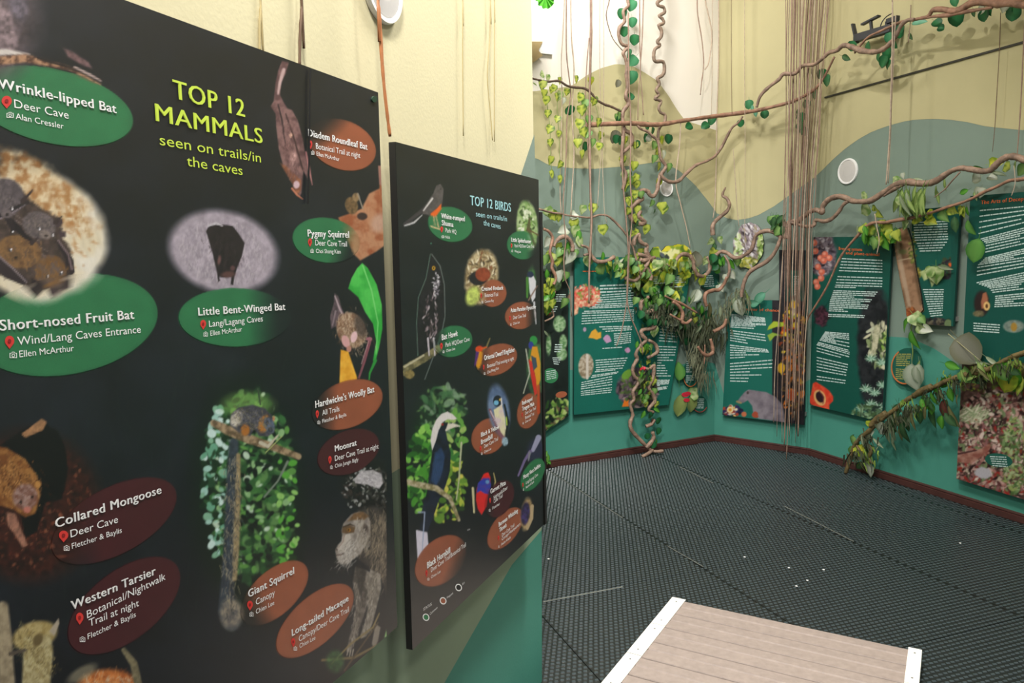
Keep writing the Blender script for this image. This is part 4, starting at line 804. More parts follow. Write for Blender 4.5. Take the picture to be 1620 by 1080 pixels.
MAM = [
 ((82, 168, 130, 58, 13), 'g', [('Wrinkle-lipped Bat', (-3, 139), (184, 179), 16, 'B'), ('Deer Cave', (23, 170), (109, 188), 13, 'p'), ('Alan Cressler', (25, 188), (101, 204), 9.5, 'c')]),
 ((104, 514, 146, 78, -10), 'g', [('Short-nosed Fruit Bat', (0, 523), (212, 504), 17, 'B'), ('Wind/Lang Caves Entrance', (28, 546), (223, 526), 13.5, 'p'), ('Ellen McArthur', (31, 565), (117, 555), 10.5, 'c')]),
 ((371, 502, 88, 46, 0), 'g', [('Little Bent-Winged Bat', (314, 499), (451, 490), 12.5, 'B'), ('Lang/Lagang Caves', (331, 517), (416, 508), 10, 'p'), ('Ellen McArthur', (333, 531), (383, 524), 8, 'c')]),
 ((541, 229, 55, 38, 22), 'b', [('Diadem Roundleaf Bat', (488, 215), (581, 237), 11, 'B'), ('Botanical Trail at night', (500, 235), (570, 250), 9, 'p'), ('Ellen McArthur', (501, 246), (537, 255), 6.5, 'c')]),
 ((516, 380, 53, 35, 8), 'g', [('Pygmy Squirrel', (487, 374), (552, 376), 11, 'B'), ('Deer Cave Trail', (499, 388), (549, 390), 9, 'p'), ('Choi Shong Kian', (500, 400), (539, 401), 6.5, 'c')]),
 ((549, 640, 58, 36, -22), 'b', [("Hardwicke's Woolly Bat", (499, 645), (592, 620), 11, 'B'), ('All Trails', (510, 657), (537, 650), 8.5, 'p'), ('Fletcher & Baylis', (510, 669), (548, 658), 6, 'c')]),
 ((551, 715, 51, 33, -24), 'm', [('Moonrat', (530, 714), (564, 704), 9.5, 'B'), ('Deer Cave Trail at night', (530, 729), (599, 709), 8.5, 'p'), ('Chiin Jungin Bigfy', (530, 740), (567, 729), 6, 'c')]),
 ((434, 938, 65, 34, -43), 'b', [('Giant Squirrel', (393, 945), (465, 907), 12, 'B'), ('Canopy', (405, 957), (435, 941), 10, 'p'), ('Chien Lee', (405, 971), (434, 956), 7.5, 'c')]),
 ((498, 982, 76, 36, -43), 'b', [('Long-tailed Macaque', (462, 1006), (551, 950), 11, 'B'), ('Canopy/Deer Cave Trail', (473, 1015), (552, 967), 9.5, 'p'), ('Chien Lee', (474, 1025), (499, 1011), 7, 'c')]),
 ((180, 824, 108, 52, -28), 'm', [('Collared Mongoose', (88, 835), (255, 780), 15, 'B'), ('Deer Cave', (112, 850), (187, 826), 12, 'p'), ('Fletcher & Baylis', (114, 868), (193, 842), 9, 'c')]),
 ((196, 958, 104, 54, -38), 'm', [('Western Tarsier', (113, 965), (246, 908), 14.5, 'B'), ('Botanical/Nightwalk', (138, 978), (262, 916), 12.5, 'p'), ('Trail at night', (141, 991), (220, 958), 12, ''), ('Fletcher & Baylis', (139, 1011), (215, 975), 9, 'c')])]
for ov, c, ls in MAM: species_label(WB, mam, ov, c, ls)
BIR = [
 ((712, 355, 35, 27, 14), 'g', [('White-rumped', (698, 345), (735, 350), 8, 'B'), ('Shama', (699, 356), (717, 359), 8, 'B'), ('Park HQ', (705, 367), (722, 370), 6.5, 'p'), ('N/A', (705, 377), (712, 378), 4.5, 'c')]),
 ((826, 388, 24, 22, 20), 'g', [('Little Spiderhunter', (809, 382), (840, 385), 6.5, 'B'), ('Park HQ/Deer Cave Trail', (814, 391), (845, 392), 5, 'p'), ('Weng Lee', (814, 399), (824, 400), 4, 'c')]),
 ((779, 464, 22, 21, -20), 'b', [('Crested Fireback', (762, 460), (796, 458), 6.5, 'B'), ('Botanical Trail', (767, 470), (788, 468), 6, 'p'), ('Connie Fay', (767, 479), (781, 477), 4, 'c')]),
 ((824, 499, 25, 21, -16), 'b', [('Asian Paradise Flycatcher', (808, 494), (848, 488), 6.5, 'B'), ('Deer Cave Trail', (812, 505), (832, 501), 5.5, 'p'), ('Chien Lee', (812, 514), (822, 511), 4, 'c')]),
 ((716, 540, 31, 24, -16), 'g', [('Bat Hawk', (699, 538), (724, 531), 9, 'B'), ('Park HQ/Deer Cave', (705, 549), (743, 539), 7, 'p'), ('Chien Lee', (706, 557), (720, 553), 4.5, 'c')]),
 ((785, 569, 34, 23, -24), 'b', [('Oriental Dwarf Kingfisher', (766, 570), (814, 556), 8, 'B'), ('Botanical Trail evening at night', (771, 582), (813, 569), 6, 'p'), ('Chai Meng Kim', (771, 591), (789, 584), 4.5, 'c')]),
 ((773, 690, 25, 30, 38), 'b', [('Black & Yellow', (761, 691), (789, 678), 7, 'B'), ('Broadbill', (761, 703), (779, 693), 7.5, 'B'), ('Deer Cave Trail', (766, 709), (788, 696), 6, 'p'), ('Chien Lee', (766, 717), (777, 711), 4, 'c')]),
 ((836, 650, 17, 28, 14), 'b', [('Red-naped', (826, 641), (842, 633), 6.5, 'B'), ('Trogon Male', (826, 650), (845, 641), 6.5, 'B'), ('Deer Cave Trail/', (831, 656), (848, 647), 5, 'p'), ('Botanical Trail', (831, 663), (845, 656), 5, ''), ('Chien Lee', (831, 669), (840, 664), 3.5, 'c')]),
 ((843, 751, 15, 28, 30), 'g', [('Mossy Nest Swiftlet', (828, 758), (855, 738), 6.5, 'B'), ('Lang/Lagang Cave', (832, 766), (851, 752), 5, 'p'), ('Fletcher & Baylis', (832, 773), (845, 763), 4, 'c')]),
 ((790, 789, 20, 31, 28), 'm', [('Garnet Pitta', (776, 781), (800, 766), 7.5, 'B'), ('Nightwalk/Deer', (781, 790), (803, 773), 6, 'p'), ('Cave Trail', (781, 796), (795, 786), 6, ''), ('Fletcher', (779, 806), (791, 798), 4.5, 'c')]),
 ((799, 836, 20, 38, 36), 'b', [('Bornean Whistling', (789, 833), (819, 810), 7, 'B'), ('Thrush', (790, 842), (801, 833), 7, 'B'), ('Deer Cave Trail/', (794, 849), (814, 832), 5.5, 'p'), ('Canopy/Headquarters', (794, 855), (823, 830), 5, ''), ('Fletcher & Baylis', (793, 863), (808, 851), 4, 'c')]),
 ((697, 887, 47, 32, -45), 'b', [('Black Hornbill', (676, 899), (712, 874), 10, 'B'), ('Deer Cave Trail/Botanical Trail', (682, 905), (737, 864), 7.5, 'p'), ('Chien Lee', (682, 915), (697, 905), 4.5, 'c')])]
for ov, c, ls in BIR: species_label(WB, bird, ov, c, ls)
# small key of three rings at the foot of the bird board
for (x, y), c, txt, p1 in (((674, 976), 'g', 'Common', (692, 962)), ((701, 950), 'b', 'Frequent', (717, 939)), ((725.5, 929), 't', 'Rare', (735, 922))):
    b = MB(); A, B_ = ov_pts(WB, x, y, 5.2, 6, -25, .0009, 20), ov_pts(WB, x, y, 5.2, 6, -25, .0009, 20, .72)
    for i in range(20): b.poly([A[i], A[(i + 1) % 20], B_[(i + 1) % 20], B_[i]])
    k = b.build('key_ring', INKW, bird); b = MB(); b.poly(ov_pts(WB, x, y, 5, 6, -25, .0006, 20)); b.build('key_colour', OV[c] if c != 't' else EDGE, k)
    text_on(WB, .001, txt, (x + 6, y - 3), p1, 4, False, INKW, k)
text_on(WB, .001, 'STATUS', (670, 966), (683, 957), 4.5, False, INKW, bird, 'title_lettering')
if dark.v: dark.build('pin_centres', mat('pin_dark', '#8c1c1c', .6), mam)
# dark round fixing at the top corner of the mammals board
b = MB(); b.prism(ov_pts(WB, 591, 157, 4, 5, 0, .0002, 14), WB.n * .003); b.build('fixing_screw', mat('fixing_green', '#20402c', .5), mam)
# third board, on the end face of the partition
e = WL.p(WL.len, 0); b3 = thing('display_board', 'black board seen edge-on past the end of the near wall', 'display board', tuple(map(float, e + Z * 1.0)))
b = MB(); zt, zb = WB.sz(857, 330)[1] - .0, WB.sz(859, 862)[1]
reach = float((WL.at(862.5, 600) - e) @ _dl); p0 = e + _dl * (reach - .022) + _n * -.001; b.prism([p0 + Z * zb, p0 - _n * .29 + Z * zb, p0 - _n * .29 + Z * zt, p0 + Z * zt], _dl * .022); b.build('panel', EDGE, b3)
b = MB(); b.prism([e + _dl * .0006 - _n * q_ + Z * z_ for q_, z_ in ((.05, zb + .1), (.24, zb + .1), (.24, zt - .1), (.05, zt - .1))], _dl * (reach - .0232)); b.build('spacers', SPACER, b3)

FO = .052
TEALE = mat('teal_edge', '#0f4038', .6, .05)
b1 = board('display_board', 'wide teal board with a pink flower photo, behind the knotted vine column', W1, [(909, 407), (1097, 406), (1058, 640), (908, 656)], FO, .0055, edge=TEALE)
b0 = board('display_board', 'dark narrow board of plant photos between the bird board and teal board', W1, [(858.5, 429), (901, 430), (902, 656), (858.5, 685)], FO, .0055)
b2 = board('display_board', 'teal board with a tapir photo at its foot, behind the hanging roots', W2, [(1152, 474), (1236, 475), (1232, 667), (1143, 656)], FO, .0055, edge=TEALE)
b2b = board('display_board', 'tall dark board of orange pitcher plants behind the hanging root bundle', W2, [(1232.5, 395), (1277, 396), (1272, 672), (1232.5, 667)], FO, .0055)
b3_ = board('display_board', 'teal board with orange fruit and a red rafflesia flower photo', W3, [(1287, 375), (1411, 374), (1395, 667), (1281, 640)], FO, .0055, edge=TEALE)
b4 = board('display_board', 'small teal board to the right of the tree trunk cut-out', W3, [(1442, 332), (1519, 325), (1508, 516), (1446, 512)], FO, .0055, edge=TEALE)
b5 = board('display_board', 'tall teal board titled The Arts of Deception above a leaf litter photo', W3, [(1535, 310), (1690, 298), (1672, 806), (1513, 757)], FO, .0055, edge=TEALE)

def greek(W, off, parent, blocks, m=INKW, seed=1, th=.46, gap=5, name='small_print'):
    r = random.Random(seed); b = MB()
    for L, R_, n in blocks:
        tl = np.linspace(0, 1, len(L)); tr_ = np.linspace(0, 1, len(R_)); since = 0
        pitch = abs(L[-1][1] - L[0][1]) / max(1, n - 1) if n > 1 else 3.4
        for i in range(n):
            t = i / max(1, n - 1); x0, y0 = np.interp(t, tl, [p[0] for p in L]), np.interp(t, tl, [p[1] for p in L]); x1, y1 = np.interp(t, tr_, [p[0] for p in R_]), np.interp(t, tr_, [p[1] for p in R_])
            since += 1
            if n > 8 and since > gap and r.random() < .45: since = 0; continue
            if n > 8 and since >= gap - 1 and r.random() < .5: x1n = x0 + (x1 - x0) * r.uniform(.3, .8); y1 = y0 + (y1 - y0) * (x1n - x0) / (x1 - x0); x1 = x1n
            x = x0; h = pitch * th
            while x < x1 - 1:
                wl_ = min(r.uniform(3, 10), x1 - x); f0, f1 = (x - x0) / (x1 - x0), (x + wl_ - x0) / (x1 - x0); ya, yb = y0 + (y1 - y0) * f0, y0 + (y1 - y0) * f1
                b.poly([W.at(x, ya + h / 2, off), W.at(x + wl_, yb + h / 2, off), W.at(x + wl_, yb - h / 2, off), W.at(x, ya - h / 2, off)]); x += wl_ + .9
    return b.build(name, m, parent, 'stuff')
INKG = mat('grey_ink', '#b9cdc8', .6, .03)
greek(W1, FO + .001, b1, [([(949, 452), (949, 462)], [(1000, 450), (1000, 460)], 3), ([(952, 467), (940, 483), (921, 494), (920, 512)], [(1002, 463), (1002, 480), (1003, 492), (1003, 506)], 14), ([(948, 517), (958, 524)], [(1000, 516), (1000, 521)], 3), ([(971, 528), (972, 545)], [(998, 526), (998, 541)], 6), ([(953, 551)], [(984, 549)], 1), ([(942, 570), (943, 585), (935, 597)], [(993, 566), (985, 582), (976, 590)], 9), ([(920, 605), (919, 615)], [(970, 595), (968, 608)], 4), ([(919, 619), (919, 625)], [(968, 613), (968, 620)], 3), ([(1045, 516), (1040, 560), (1038, 600), (1040, 617)], [(1075, 520), (1068, 560), (1060, 600), (1055, 614)], 30), ([(1035, 438), (1032, 448)], [(1075, 438), (1085, 446)], 4), ([(1058, 454)], [(1080, 453)], 1)], INKG, 2, gap=6)
greek(W2, FO + .001, b2, [([(1157, 497), (1155, 520), (1155, 560), (1155, 607)], [(1210, 503), (1212, 515), (1212, 550), (1222, 565), (1220, 610)], 32)], INKG, 3)
greek(W2, FO + .001, b2b, [([(1256, 437), (1256, 466)], [(1264, 437), (1264, 466)], 12)], INKG, 4, gap=20)
greek(W3, FO + .001, b3_, [([(1332, 409), (1322, 450), (1313, 475), (1310, 500)], [(1396, 412), (1396, 452), (1376, 478), (1367, 502)], 27), ([(1305, 525), (1292, 545), (1292, 600)], [(1343, 528), (1344, 560), (1337, 606)], 23)], INKG, 5)
greek(W3, FO + .001, b4, [([(1445, 352), (1447, 380)], [(1499, 350), (1500, 378)], 8), ([(1450, 385), (1455, 397)], [(1498, 383), (1488, 396)], 4), ([(1460, 458), (1472, 500)], [(1493, 458), (1491, 498)], 12)], INKG, 6, gap=20)
greek(W3, FO + .001, b5, [([(1550, 333), (1548, 375), (1560, 385), (1558, 408), (1546, 420), (1545, 448), (1565, 455), (1575, 470), (1573, 485)], [(1672, 322), (1672, 480)], 38), ([(1540, 511), (1540, 523)], [(1582, 514), (1581, 526)], 4)], INKG, 7)
greek(W1, FO + .001, b0, [([(880, 466), (878, 476)], [(896, 466), (892, 476)], 4), ([(870, 486), (870, 493)], [(882, 485), (880, 492)], 3), ([(878, 545), (877, 556)], [(890, 545), (888, 556)], 4), ([(874, 566), (876, 575)], [(888, 566), (884, 576)], 4), ([(864, 588), (865, 600)], [(880, 585), (880, 597)], 5)], INKG, 8)
b = MB(); b.poly(ov_pts(W1, 871, 594, 12, 12, -10, FO + .0006)); b.build('green_patch', OV['g'], b0)
b = MB(); b.poly(ov_pts(W1, 888, 624, 9, 5, -10, FO + .0006)); b.build('brown_patch', OV['b'], b0)
text_on(W2, FO + .0012, "It's a matter of chance", (1160, 490), (1233, 493), 4.2, True, INKO, b2, 'title_lettering')
text_on(W3, FO + .0012, 'Breeding systems', (1327, 395), (1364, 397), 4.6, True, INKO, b3_, 'title_lettering')
text_on(W3, FO + .0012, 'and plant-animal', (1338, 402), (1391, 405), 4.6, True, INKO, b3_, 'title_lettering')
text_on(W3, FO + .0012, 'The Arts of Deception', (1552, 323), (1634, 316), 6, True, INKO, b5, 'title_lettering')
greek(W1, FO + .0012, b1, [([(922, 429)], [(947, 429)], 1)], INKO, 9)
# oval notes on the far walls
def note(label, W, off, oval, rim, rows, parent=None, lines_m=INKG, face='t'):
    cx, cy, rx, ry, rot = oval; P = ov_pts(W, cx, cy, rx, ry, rot, off, 32)
    if parent is None:
        t = thing('oval_sign', label, 'sign', tuple(map(float, P[8]))); b = MB(); b.prism(P, -W.n * .01); b.build('panel', OV[face], t)
        b = MB(); c = W.at(cx, cy, off - .0105); b.bar(c, c - W.n * (off - .0112), .02, .02, W.d); b.build('spacer', SPACER, t)
    else:
        t = parent; b = MB(); b.poly(P); b.build('oval_note', OV[face], t)
    if rim:
        A, B_ = P, ov_pts(W, cx, cy, rx, ry, rot, off, 32, .93); b = MB()
        for i in range(*rim[1]):
            j = (i + 1) % 32; i = i % 32; b.prism([A[i], A[j], B_[j], B_[i]], W.n * .002)
        b.build('rim', mat(rim[0] + '_rim', {'orange': '#c8703c', 'red': '#a03c34'}[rim[0]], .5), t)
    greek(W, off + .0012, t, rows, lines_m, int(cx))
    return t
INKY = mat('yellow_ink', '#a8a458', .6, .03)
note('green oval sign with yellow writing and orange rim on the right wall', W3, .02, (1436, 590), ) if False else None
note('green oval sign with yellow writing and orange rim on the right wall', W3, .03, (1434, 579, 24, 29, 12), ('orange', (6, 20)), [([(1418, 560), (1417, 598)], [(1441, 560), (1436, 600)], 14)], lines_m=INKY)
note('dim oval sign beside a flat green leaf, below the tangled vines', W1, .03, (1094, 590, 13, 22, 8), ('orange', (3, 14)), [([(1086, 572), (1085, 604)], [(1100, 572), (1098, 604)], 11)])
note('small round teal sign with a red lower rim under the green leaf pair', W1, .03, (1107, 639, 12, 13, 0), ('red', (2, 13)), [([(1098, 631), (1101, 645)], [(1114, 631), (1113, 645)], 6)])
note('teal oval sign half hidden by lime leaves near the wall corner', W1, .03, (1124, 443, 17, 15, 0), None, [([(1112, 436), (1114, 453)], [(1128, 436), (1130, 452)], 6)])
note('', W3, FO + .0008, (1580, 728, 22, 11, 8), None, [([(1566, 722), (1570, 736)], [(1592, 723), (1594, 738)], 5)], parent=b5)

# ------------------------------------------------------------------ cut-out pictures standing off the wall
def inside(px, py, P):
    c = False
    for i in range(len(P)):
        (x0, y0), (x1, y1) = P[i], P[i - 1]
        if (y0 > py) != (y1 > py) and px < (x1 - x0) * (py - y0) / (y1 - y0) + x0: c = not c
    return c
def cutout(name, label, cat, W, outline, off, th=.010):
    P = [W.at(x, y, off) for x, y in outline]; c = sum(P) / len(P)
    t = thing(name, label, cat, (float(c[0]), float(c[1]), float(min(p[2] for p in P))))
    b = MB(); b.prism([p - W.n * .0006 for p in P], -W.n * th); b.build('panel', EDGE, t)
    x0, x1 = min(p[0] for p in outline), max(p[0] for p in outline); y0, y1 = min(p[1] for p in outline), max(p[1] for p in outline)
    o = print_sheet('print', [W.at(x0, y0, off), W.at(x1, y0, off), W.at(x1, y1, off), W.at(x0, y1, off)], .004, PRINT, t)
    bm = bmesh.new(); bm.from_mesh(o.data); kill = []
    for f in bm.faces:
        q, r = proj(np.array(f.calc_center_median()))
        if not inside(q, r, outline): kill.append(f)
    bmesh.ops.delete(bm, geom=kill, context='FACES'); bm.to_mesh(o.data); bm.free()
    b = MB(); b.bar(c - W.n * (th + .0006), c - W.n * (off - .0008), .03, .03, W.d); b.build('spacer', SPACER, t)
    return t
def blob(cx, cy, rx, ry, n, j, seed, rot=0):
    r = random.Random(seed); a = math.radians(rot); out = []
    for i in range(n):
        t = 6.283 * i / n; k = 1 + r.uniform(-j, j); u, v = rx * k * math.cos(t), ry * k * math.sin(t)
        out.append((cx + u * math.cos(a) - v * math.sin(a), cy + u * math.sin(a) + v * math.cos(a)))
    return out
cutout('picture_cutout', 'oval picture cut-out of pale tangled roots on the corner wall', 'picture', W2, blob(1184, 388, 24, 37, 34, .05, 1, 8), .03)
cutout('picture_cutout', 'cut-out picture of yellow-green orchids above the teal board', 'picture', W1, [(1028, 400), (1034, 391), (1042, 390), (1046, 398), (1054, 389), (1066, 388), (1072, 386), (1082, 387), (1090, 392), (1094, 400), (1092, 412), (1084, 416), (1086, 426), (1066, 432), (1058, 420), (1050, 428), (1040, 420), (1030, 414)], FO + .014)
cutout('picture_cutout', 'tree trunk picture cut-out beside the small teal board', 'picture', W3, [(1413, 366), (1424, 360), (1436, 360), (1441, 376), (1448, 420), (1456, 462), (1460, 490), (1450, 500), (1442, 508), (1435, 508), (1433, 488), (1425, 450), (1417, 404)], FO + .014)

# ------------------------------------------------------------------ tubes
def smooth_path(P, k=6):
    P = [np.asarray(p, float) for p in P]; out = []
    for i in range(len(P) - 1):
        p0, p1, p2, p3 = P[max(0, i - 1)], P[i], P[i + 1], P[min(len(P) - 1, i + 2)]
        for j in range(k):
            t = j / k; out.append(.5 * (2 * p1 + (p2 - p0) * t + (2 * p0 - 5 * p1 + 4 * p2 - p3) * t * t + (3 * p1 - p0 - 3 * p2 + p3) * t ** 3))
    out.append(P[-1]); return out
def tube(mb, P, rad, sides=7, seed=0, lump=.12):
    r = random.Random(seed); n = len(P); rad = np.interp(np.linspace(0, 1, n), np.linspace(0, 1, len(rad)), rad); k0 = len(mb.v)
    T = [P[min(i + 1, n - 1)] - P[max(i - 1, 0)] for i in range(n)]; T = [t / (np.linalg.norm(t) + 1e-9) for t in T]
    a = np.cross(T[0], [0.3, .2, .9]); a /= np.linalg.norm(a)
    for i in range(n):
        a = a - T[i] * (a @ T[i]); a /= np.linalg.norm(a); b_ = np.cross(T[i], a); rr = rad[i] * (1 + r.uniform(-lump, lump))
        for s in range(sides):
            t = 6.28318 * s / sides; mb.v.append(tuple(P[i] + (a * math.cos(t) + b_ * math.sin(t)) * rr * (1 + lump * .6 * math.sin(2 * t + i * .35))))
    for i in range(n - 1):
        for s in range(sides):
            q = k0 + i * sides + s; q2 = k0 + i * sides + (s + 1) % sides; mb.f.append((q, q2, q2 + sides, q + sides))
    mb.f.append(tuple(k0 + s for s in range(sides))[::-1]); mb.f.append(tuple(k0 + (n - 1) * sides + s for s in range(sides)))
BARK = {'tan': mat('tan_bark', '#8d7463', .55, .42, 22, .5, 70), 'red': mat('reddish_bark', '#946f5a', .55, .35, 25, .4, 80), 'grey': mat('grey_bark', '#84705f', .65, .3, 22, .5, 70), 'dark': mat('dark_bark', '#5c4a3c', .65, .3, 25, .4, 80), 'moss': mat('mossy_bark', '#6c5c38', .7, .45, 16, .6, 50)}
def pxr(r, p):            # radius seen as r pixels at point p -> metres
    return r * float((np.asarray(p) - EYE) @ ROT[:, 2]) / F
def vpath(pts, off=.1, k=5):
    return smooth_path([room(q[0], q[1], q[2] if len(q) > 2 else off) for q in pts], k)
def vine(label, pts, rad, bark='tan', off=.1, group=None, k=5, extra=(), sides=7, name='vine', cat='vine'):
    P = vpath(pts, off, k); t = thing(name, label, cat, tuple(map(float, min((P[0], P[-1]), key=lambda p: p[2]))), group)
    b = MB(); tube(b, P, [pxr(r, P[0]) for r in rad], sides, int(pts[0][0]))
    for e_pts, e_rad in extra:
        Q = vpath(e_pts, off, k); tube(b, Q, [pxr(r, Q[0]) for r in e_rad], sides, int(e_pts[0][1]))
    b.build('stem', BARK[bark], t, smooth=True); return t

# ------------------------------------------------------------------ leaves
LEAFM = vmat('leaf', .42, .5, .25)
def leaf_mesh(kind, seed):
    r = random.Random(seed); rows = 7; V, Fc, C = [], [], []
    pal = {'L': ('#cdd85c', '#4c7428'), 'P': ('#d2dfa4', '#74a04c'), 'D': ('#2f7a48', '#1f5a34'), 'M': ('#4f9a6c', '#2f7c50'), 'G': ('#a9b694', '#6f8464'), 'N': ('#a8c070', '#5c8034'), 'K': ('#4c7448', '#2c5030'), 'R': ('#8c5448', '#5c3434'), 'Y': ('#d8d848', '#8caa30'), 'A': ('#78ba9c', '#4f9a78'), 'W': ('#d8dccb', '#9caa88'), 'F': ('#62a83c', '#2f7420'), 'B': ('#8fb868', '#47803a'), 'O': ('#74ae54', '#4c8a3c'), 'T': ('#8c8a5c', '#57562f'), 'S': ('#8b8b7c', '#77775c'), 'X': ('#c4ccb8', '#8c9c80'), 'V': ('#a5b468', '#86985a')}[kind]
    prof = {'O': [(0, .03), (.10, .20), (.28, .34), (.5, .37), (.7, .30), (.88, .15), (1, .0)], 'L': [(0, .0), (.10, .38), (.28, .50), (.48, .44), (.68, .30), (.86, .13), (1, .0)], 'D': [(0, .12), (.12, .40), (.32, .50), (.52, .50), (.72, .42), (.90, .24), (1, .02)], 'N': [(0, .0), (.12, .07), (.30, .11), (.5, .13), (.7, .10), (.88, .05), (1, .0)], 'K': [(0, .02), (.12, .16), (.3, .25), (.5, .27), (.7, .22), (.88, .10), (1, .0)]}
    pr = prof[{'O': 'O', 'X': 'O', 'V': 'O', 'L': 'L', 'P': 'L', 'Y': 'L', 'W': 'L', 'D': 'D', 'M': 'D', 'A': 'K', 'G': 'N', 'N': 'N', 'K': 'K', 'R': 'K', 'F': 'K', 'B': 'L', 'T': 'N', 'S': 'D'}[kind]]
    ca, cb = (np.array(lin(c)) for c in pal); curl = r.uniform(.1, .35); fold = r.uniform(.15, .4); side = r.uniform(-.1, .1)
    for i, (t, wv) in enumerate(pr):
        for s in (-1, -.5, 0, .5, 1):
            x = s * wv * (1 + r.uniform(-.05, .05)); back = -.10 * abs(s) if (kind in 'LPYWB' and i == 1) else 0
            V.append((x + side * t * t, t + back, abs(s) * wv * fold - curl * t * t + r.uniform(-.015, .015)))
            e = abs(s); mx = min(1, max(0, (e - .42) * 1.9)) if i not in (0, 6) else .8
            if kind in 'LYP' and r.random() < .3: mx = 1 - mx
            if kind == 'K' and i % 2: mx = min(1, mx + .4)
            if e == 0 and kind in 'DKFAMB': mx = -.3
            C.append(np.clip(ca * (1 - mx) + cb * mx, 0, 1))
    for i in range(6):
        for s in range(4): q = i * 5 + s; Fc.append((q, q + 1, q + 6, q + 5))
    k = len(V); V += [(-.015, 0, .0), (.015, 0, 0), (.01, -.35, .04), (-.01, -.35, .04)]; C += [cb] * 4; Fc.append((k, k + 1, k + 2, k + 3))
    me = bpy.data.meshes.new('leaf_' + kind); me.from_pydata(V, [], Fc); me.update(); me.polygons.foreach_set('use_smooth', [True] * len(Fc))
    at = me.color_attributes.new('Col', 'FLOAT_COLOR', 'POINT'); cc = np.ones((len(V), 4), np.float32); cc[:, :3] = np.array(C); at.data.foreach_set('color', cc.reshape(-1)); me.materials.append(LEAFM)
    return me
_leafs = {}
LR = random.Random(77)
def leaf(parent, x, y, size, kind='L', ang=0, off=.14, tilt=None, W=None, pos=None, name='leaf'):
    """a leaf hanging at the spot seen at x, y; size = seen length in pixels, ang = lean of its tip to the right of straight down"""
    v = LR.randrange(4); me = _leafs.setdefault((kind, v), None) or leaf_mesh(kind, hash((ord(kind), v)) % 999); _leafs[kind, v] = me
    W = W or (W1, W2, W3)[room_wall(x, y, off)]; c = pos if pos is not None else W.at(x, y, off); L = pxr(size, c)
    a = math.radians(ang + LR.uniform(-14, 14)); Y = W.d * math.sin(a) - Z * math.cos(a); tv = math.radians(LR.uniform(-28, 28)) if tilt is None else math.radians(tilt)
    N = W.n * math.cos(tv) + np.cross(W.n, Y) * math.sin(tv); N = N + Z * LR.uniform(-.1, .45); N = N - Y * (N @ Y); N /= np.linalg.norm(N); X = np.cross(Y, N)
    o = bpy.data.objects.new(name, me); COL.objects.link(o); o.parent = parent; o.matrix_parent_inverse = Matrix.Translation(-parent.location) if parent.type == 'EMPTY' else Matrix.Identity(4)
    b = c - Y * L * .5; M = Matrix.Identity(4)
    for i in range(3): M[i][0] = X[i] * L; M[i][1] = Y[i] * L; M[i][2] = N[i] * L; M[i][3] = b[i]
    o.matrix_basis = M; return o
def leaves(parent, lst, kind='L', size=15, off=.14):
    for q in lst: leaf(parent, q[0], q[1], q[2] if len(q) > 2 else size, q[3] if len(q) > 3 else kind, q[4] if len(q) > 4 else 0, off)
def sprinkle(parent, cx, cy, rx, ry, n, kinds, size, seed, off=(.08, .2), ang=40, rot=0):
    r = random.Random(seed); a = math.radians(rot)
    for _ in range(n):
        q, t = math.sqrt(r.random()), r.uniform(0, 6.283); u, v = rx * q * math.cos(t), ry * q * math.sin(t)
        leaf(parent, cx + u * math.cos(a) - v * math.sin(a), cy + u * math.sin(a) + v * math.cos(a), r.uniform(*size), kinds[r.randrange(len(kinds))], r.uniform(-ang, ang), r.uniform(*off))
def moss(parent, pts, n, L, off=.13, seed=1, kind='grey', wdt=1.2, spread=12, name='moss_strands'):
    """soft hanging strands nobody could count: one object"""
    r = random.Random(seed); b = MB()
    for _ in range(n):
        i = r.randrange(len(pts)); x, y = pts[i]; x += r.gauss(0, spread); y += r.gauss(0, spread * .6); o = off + r.uniform(-.05, .05); l = r.uniform(*L); x2, y2 = x + r.gauss(0, l * .22), y + l
        p, q = room(x, y, o), room(x2, y2, o + r.uniform(-.02, .02)); m = (p + q) / 2 + np.array([r.gauss(0, .006), r.gauss(0, .006), 0]); s = np.array([1, .2 * r.random(), 0]) * pxr(wdt, p) * r.uniform(.5, 1.2)
        b.add([p - s, p + s, m + s * .8, q, m - s * .8], [(0, 1, 2, 4), (4, 2, 3)])
    o = b.build(name, {'grey': mat('moss_grey', '#646850', .8, .4, 20), 'dark': mat('moss_dark', '#3f4630', .8, .4, 20), 'green': mat('moss_green', '#6f8a34', .7, .4, 20)}[kind], parent, 'stuff'); return o

# A: dark thin vine, upper left, with strands of lime leaves
vA = vine('thin dark vine drooping behind the partition edge with strands of lime leaves', [(836, 122), (850, 126), (866, 129), (884, 128), (896, 135), (908, 138), (925, 140), (936, 148), (944, 158), (956, 165), (968, 169), (982, 176)], [1.5, 2.2, 2], 'dark', .22)
def strand(par, pts, kind, size, off=.22, every=1, bark='dark'):
    P = vpath(pts, off, 3); b = MB(); tube(b, P, [pxr(.5, P[0])], 4, 3, 0); b.build('strand', mat('green_stalk', '#6f8440', .6), par)
    for i, q in enumerate(pts): leaf(par, q[0], q[1] + size * .3, size * LR.uniform(.9, 1.15), kind, (-12, 12)[i % 2], off + .01)
strand(vA, [(858, 130), (861, 144), (864, 155), (867, 176), (870, 201), (871, 222), (871, 250), (873, 272)], 'L', 14)
strand(vA, [(876, 136), (881, 150), (882, 185), (884, 208), (886, 257), (886, 280)], 'L', 13)
strand(vA, [(918, 150), (921, 170), (917, 192), (924, 205), (914, 222), (921, 240)], 'L', 16); strand(vA, [(926, 160), (932, 185), (930, 208), (938, 222)], 'B', 15); strand(vA, [(940, 158), (947, 190), (948, 228)], 'L', 14)
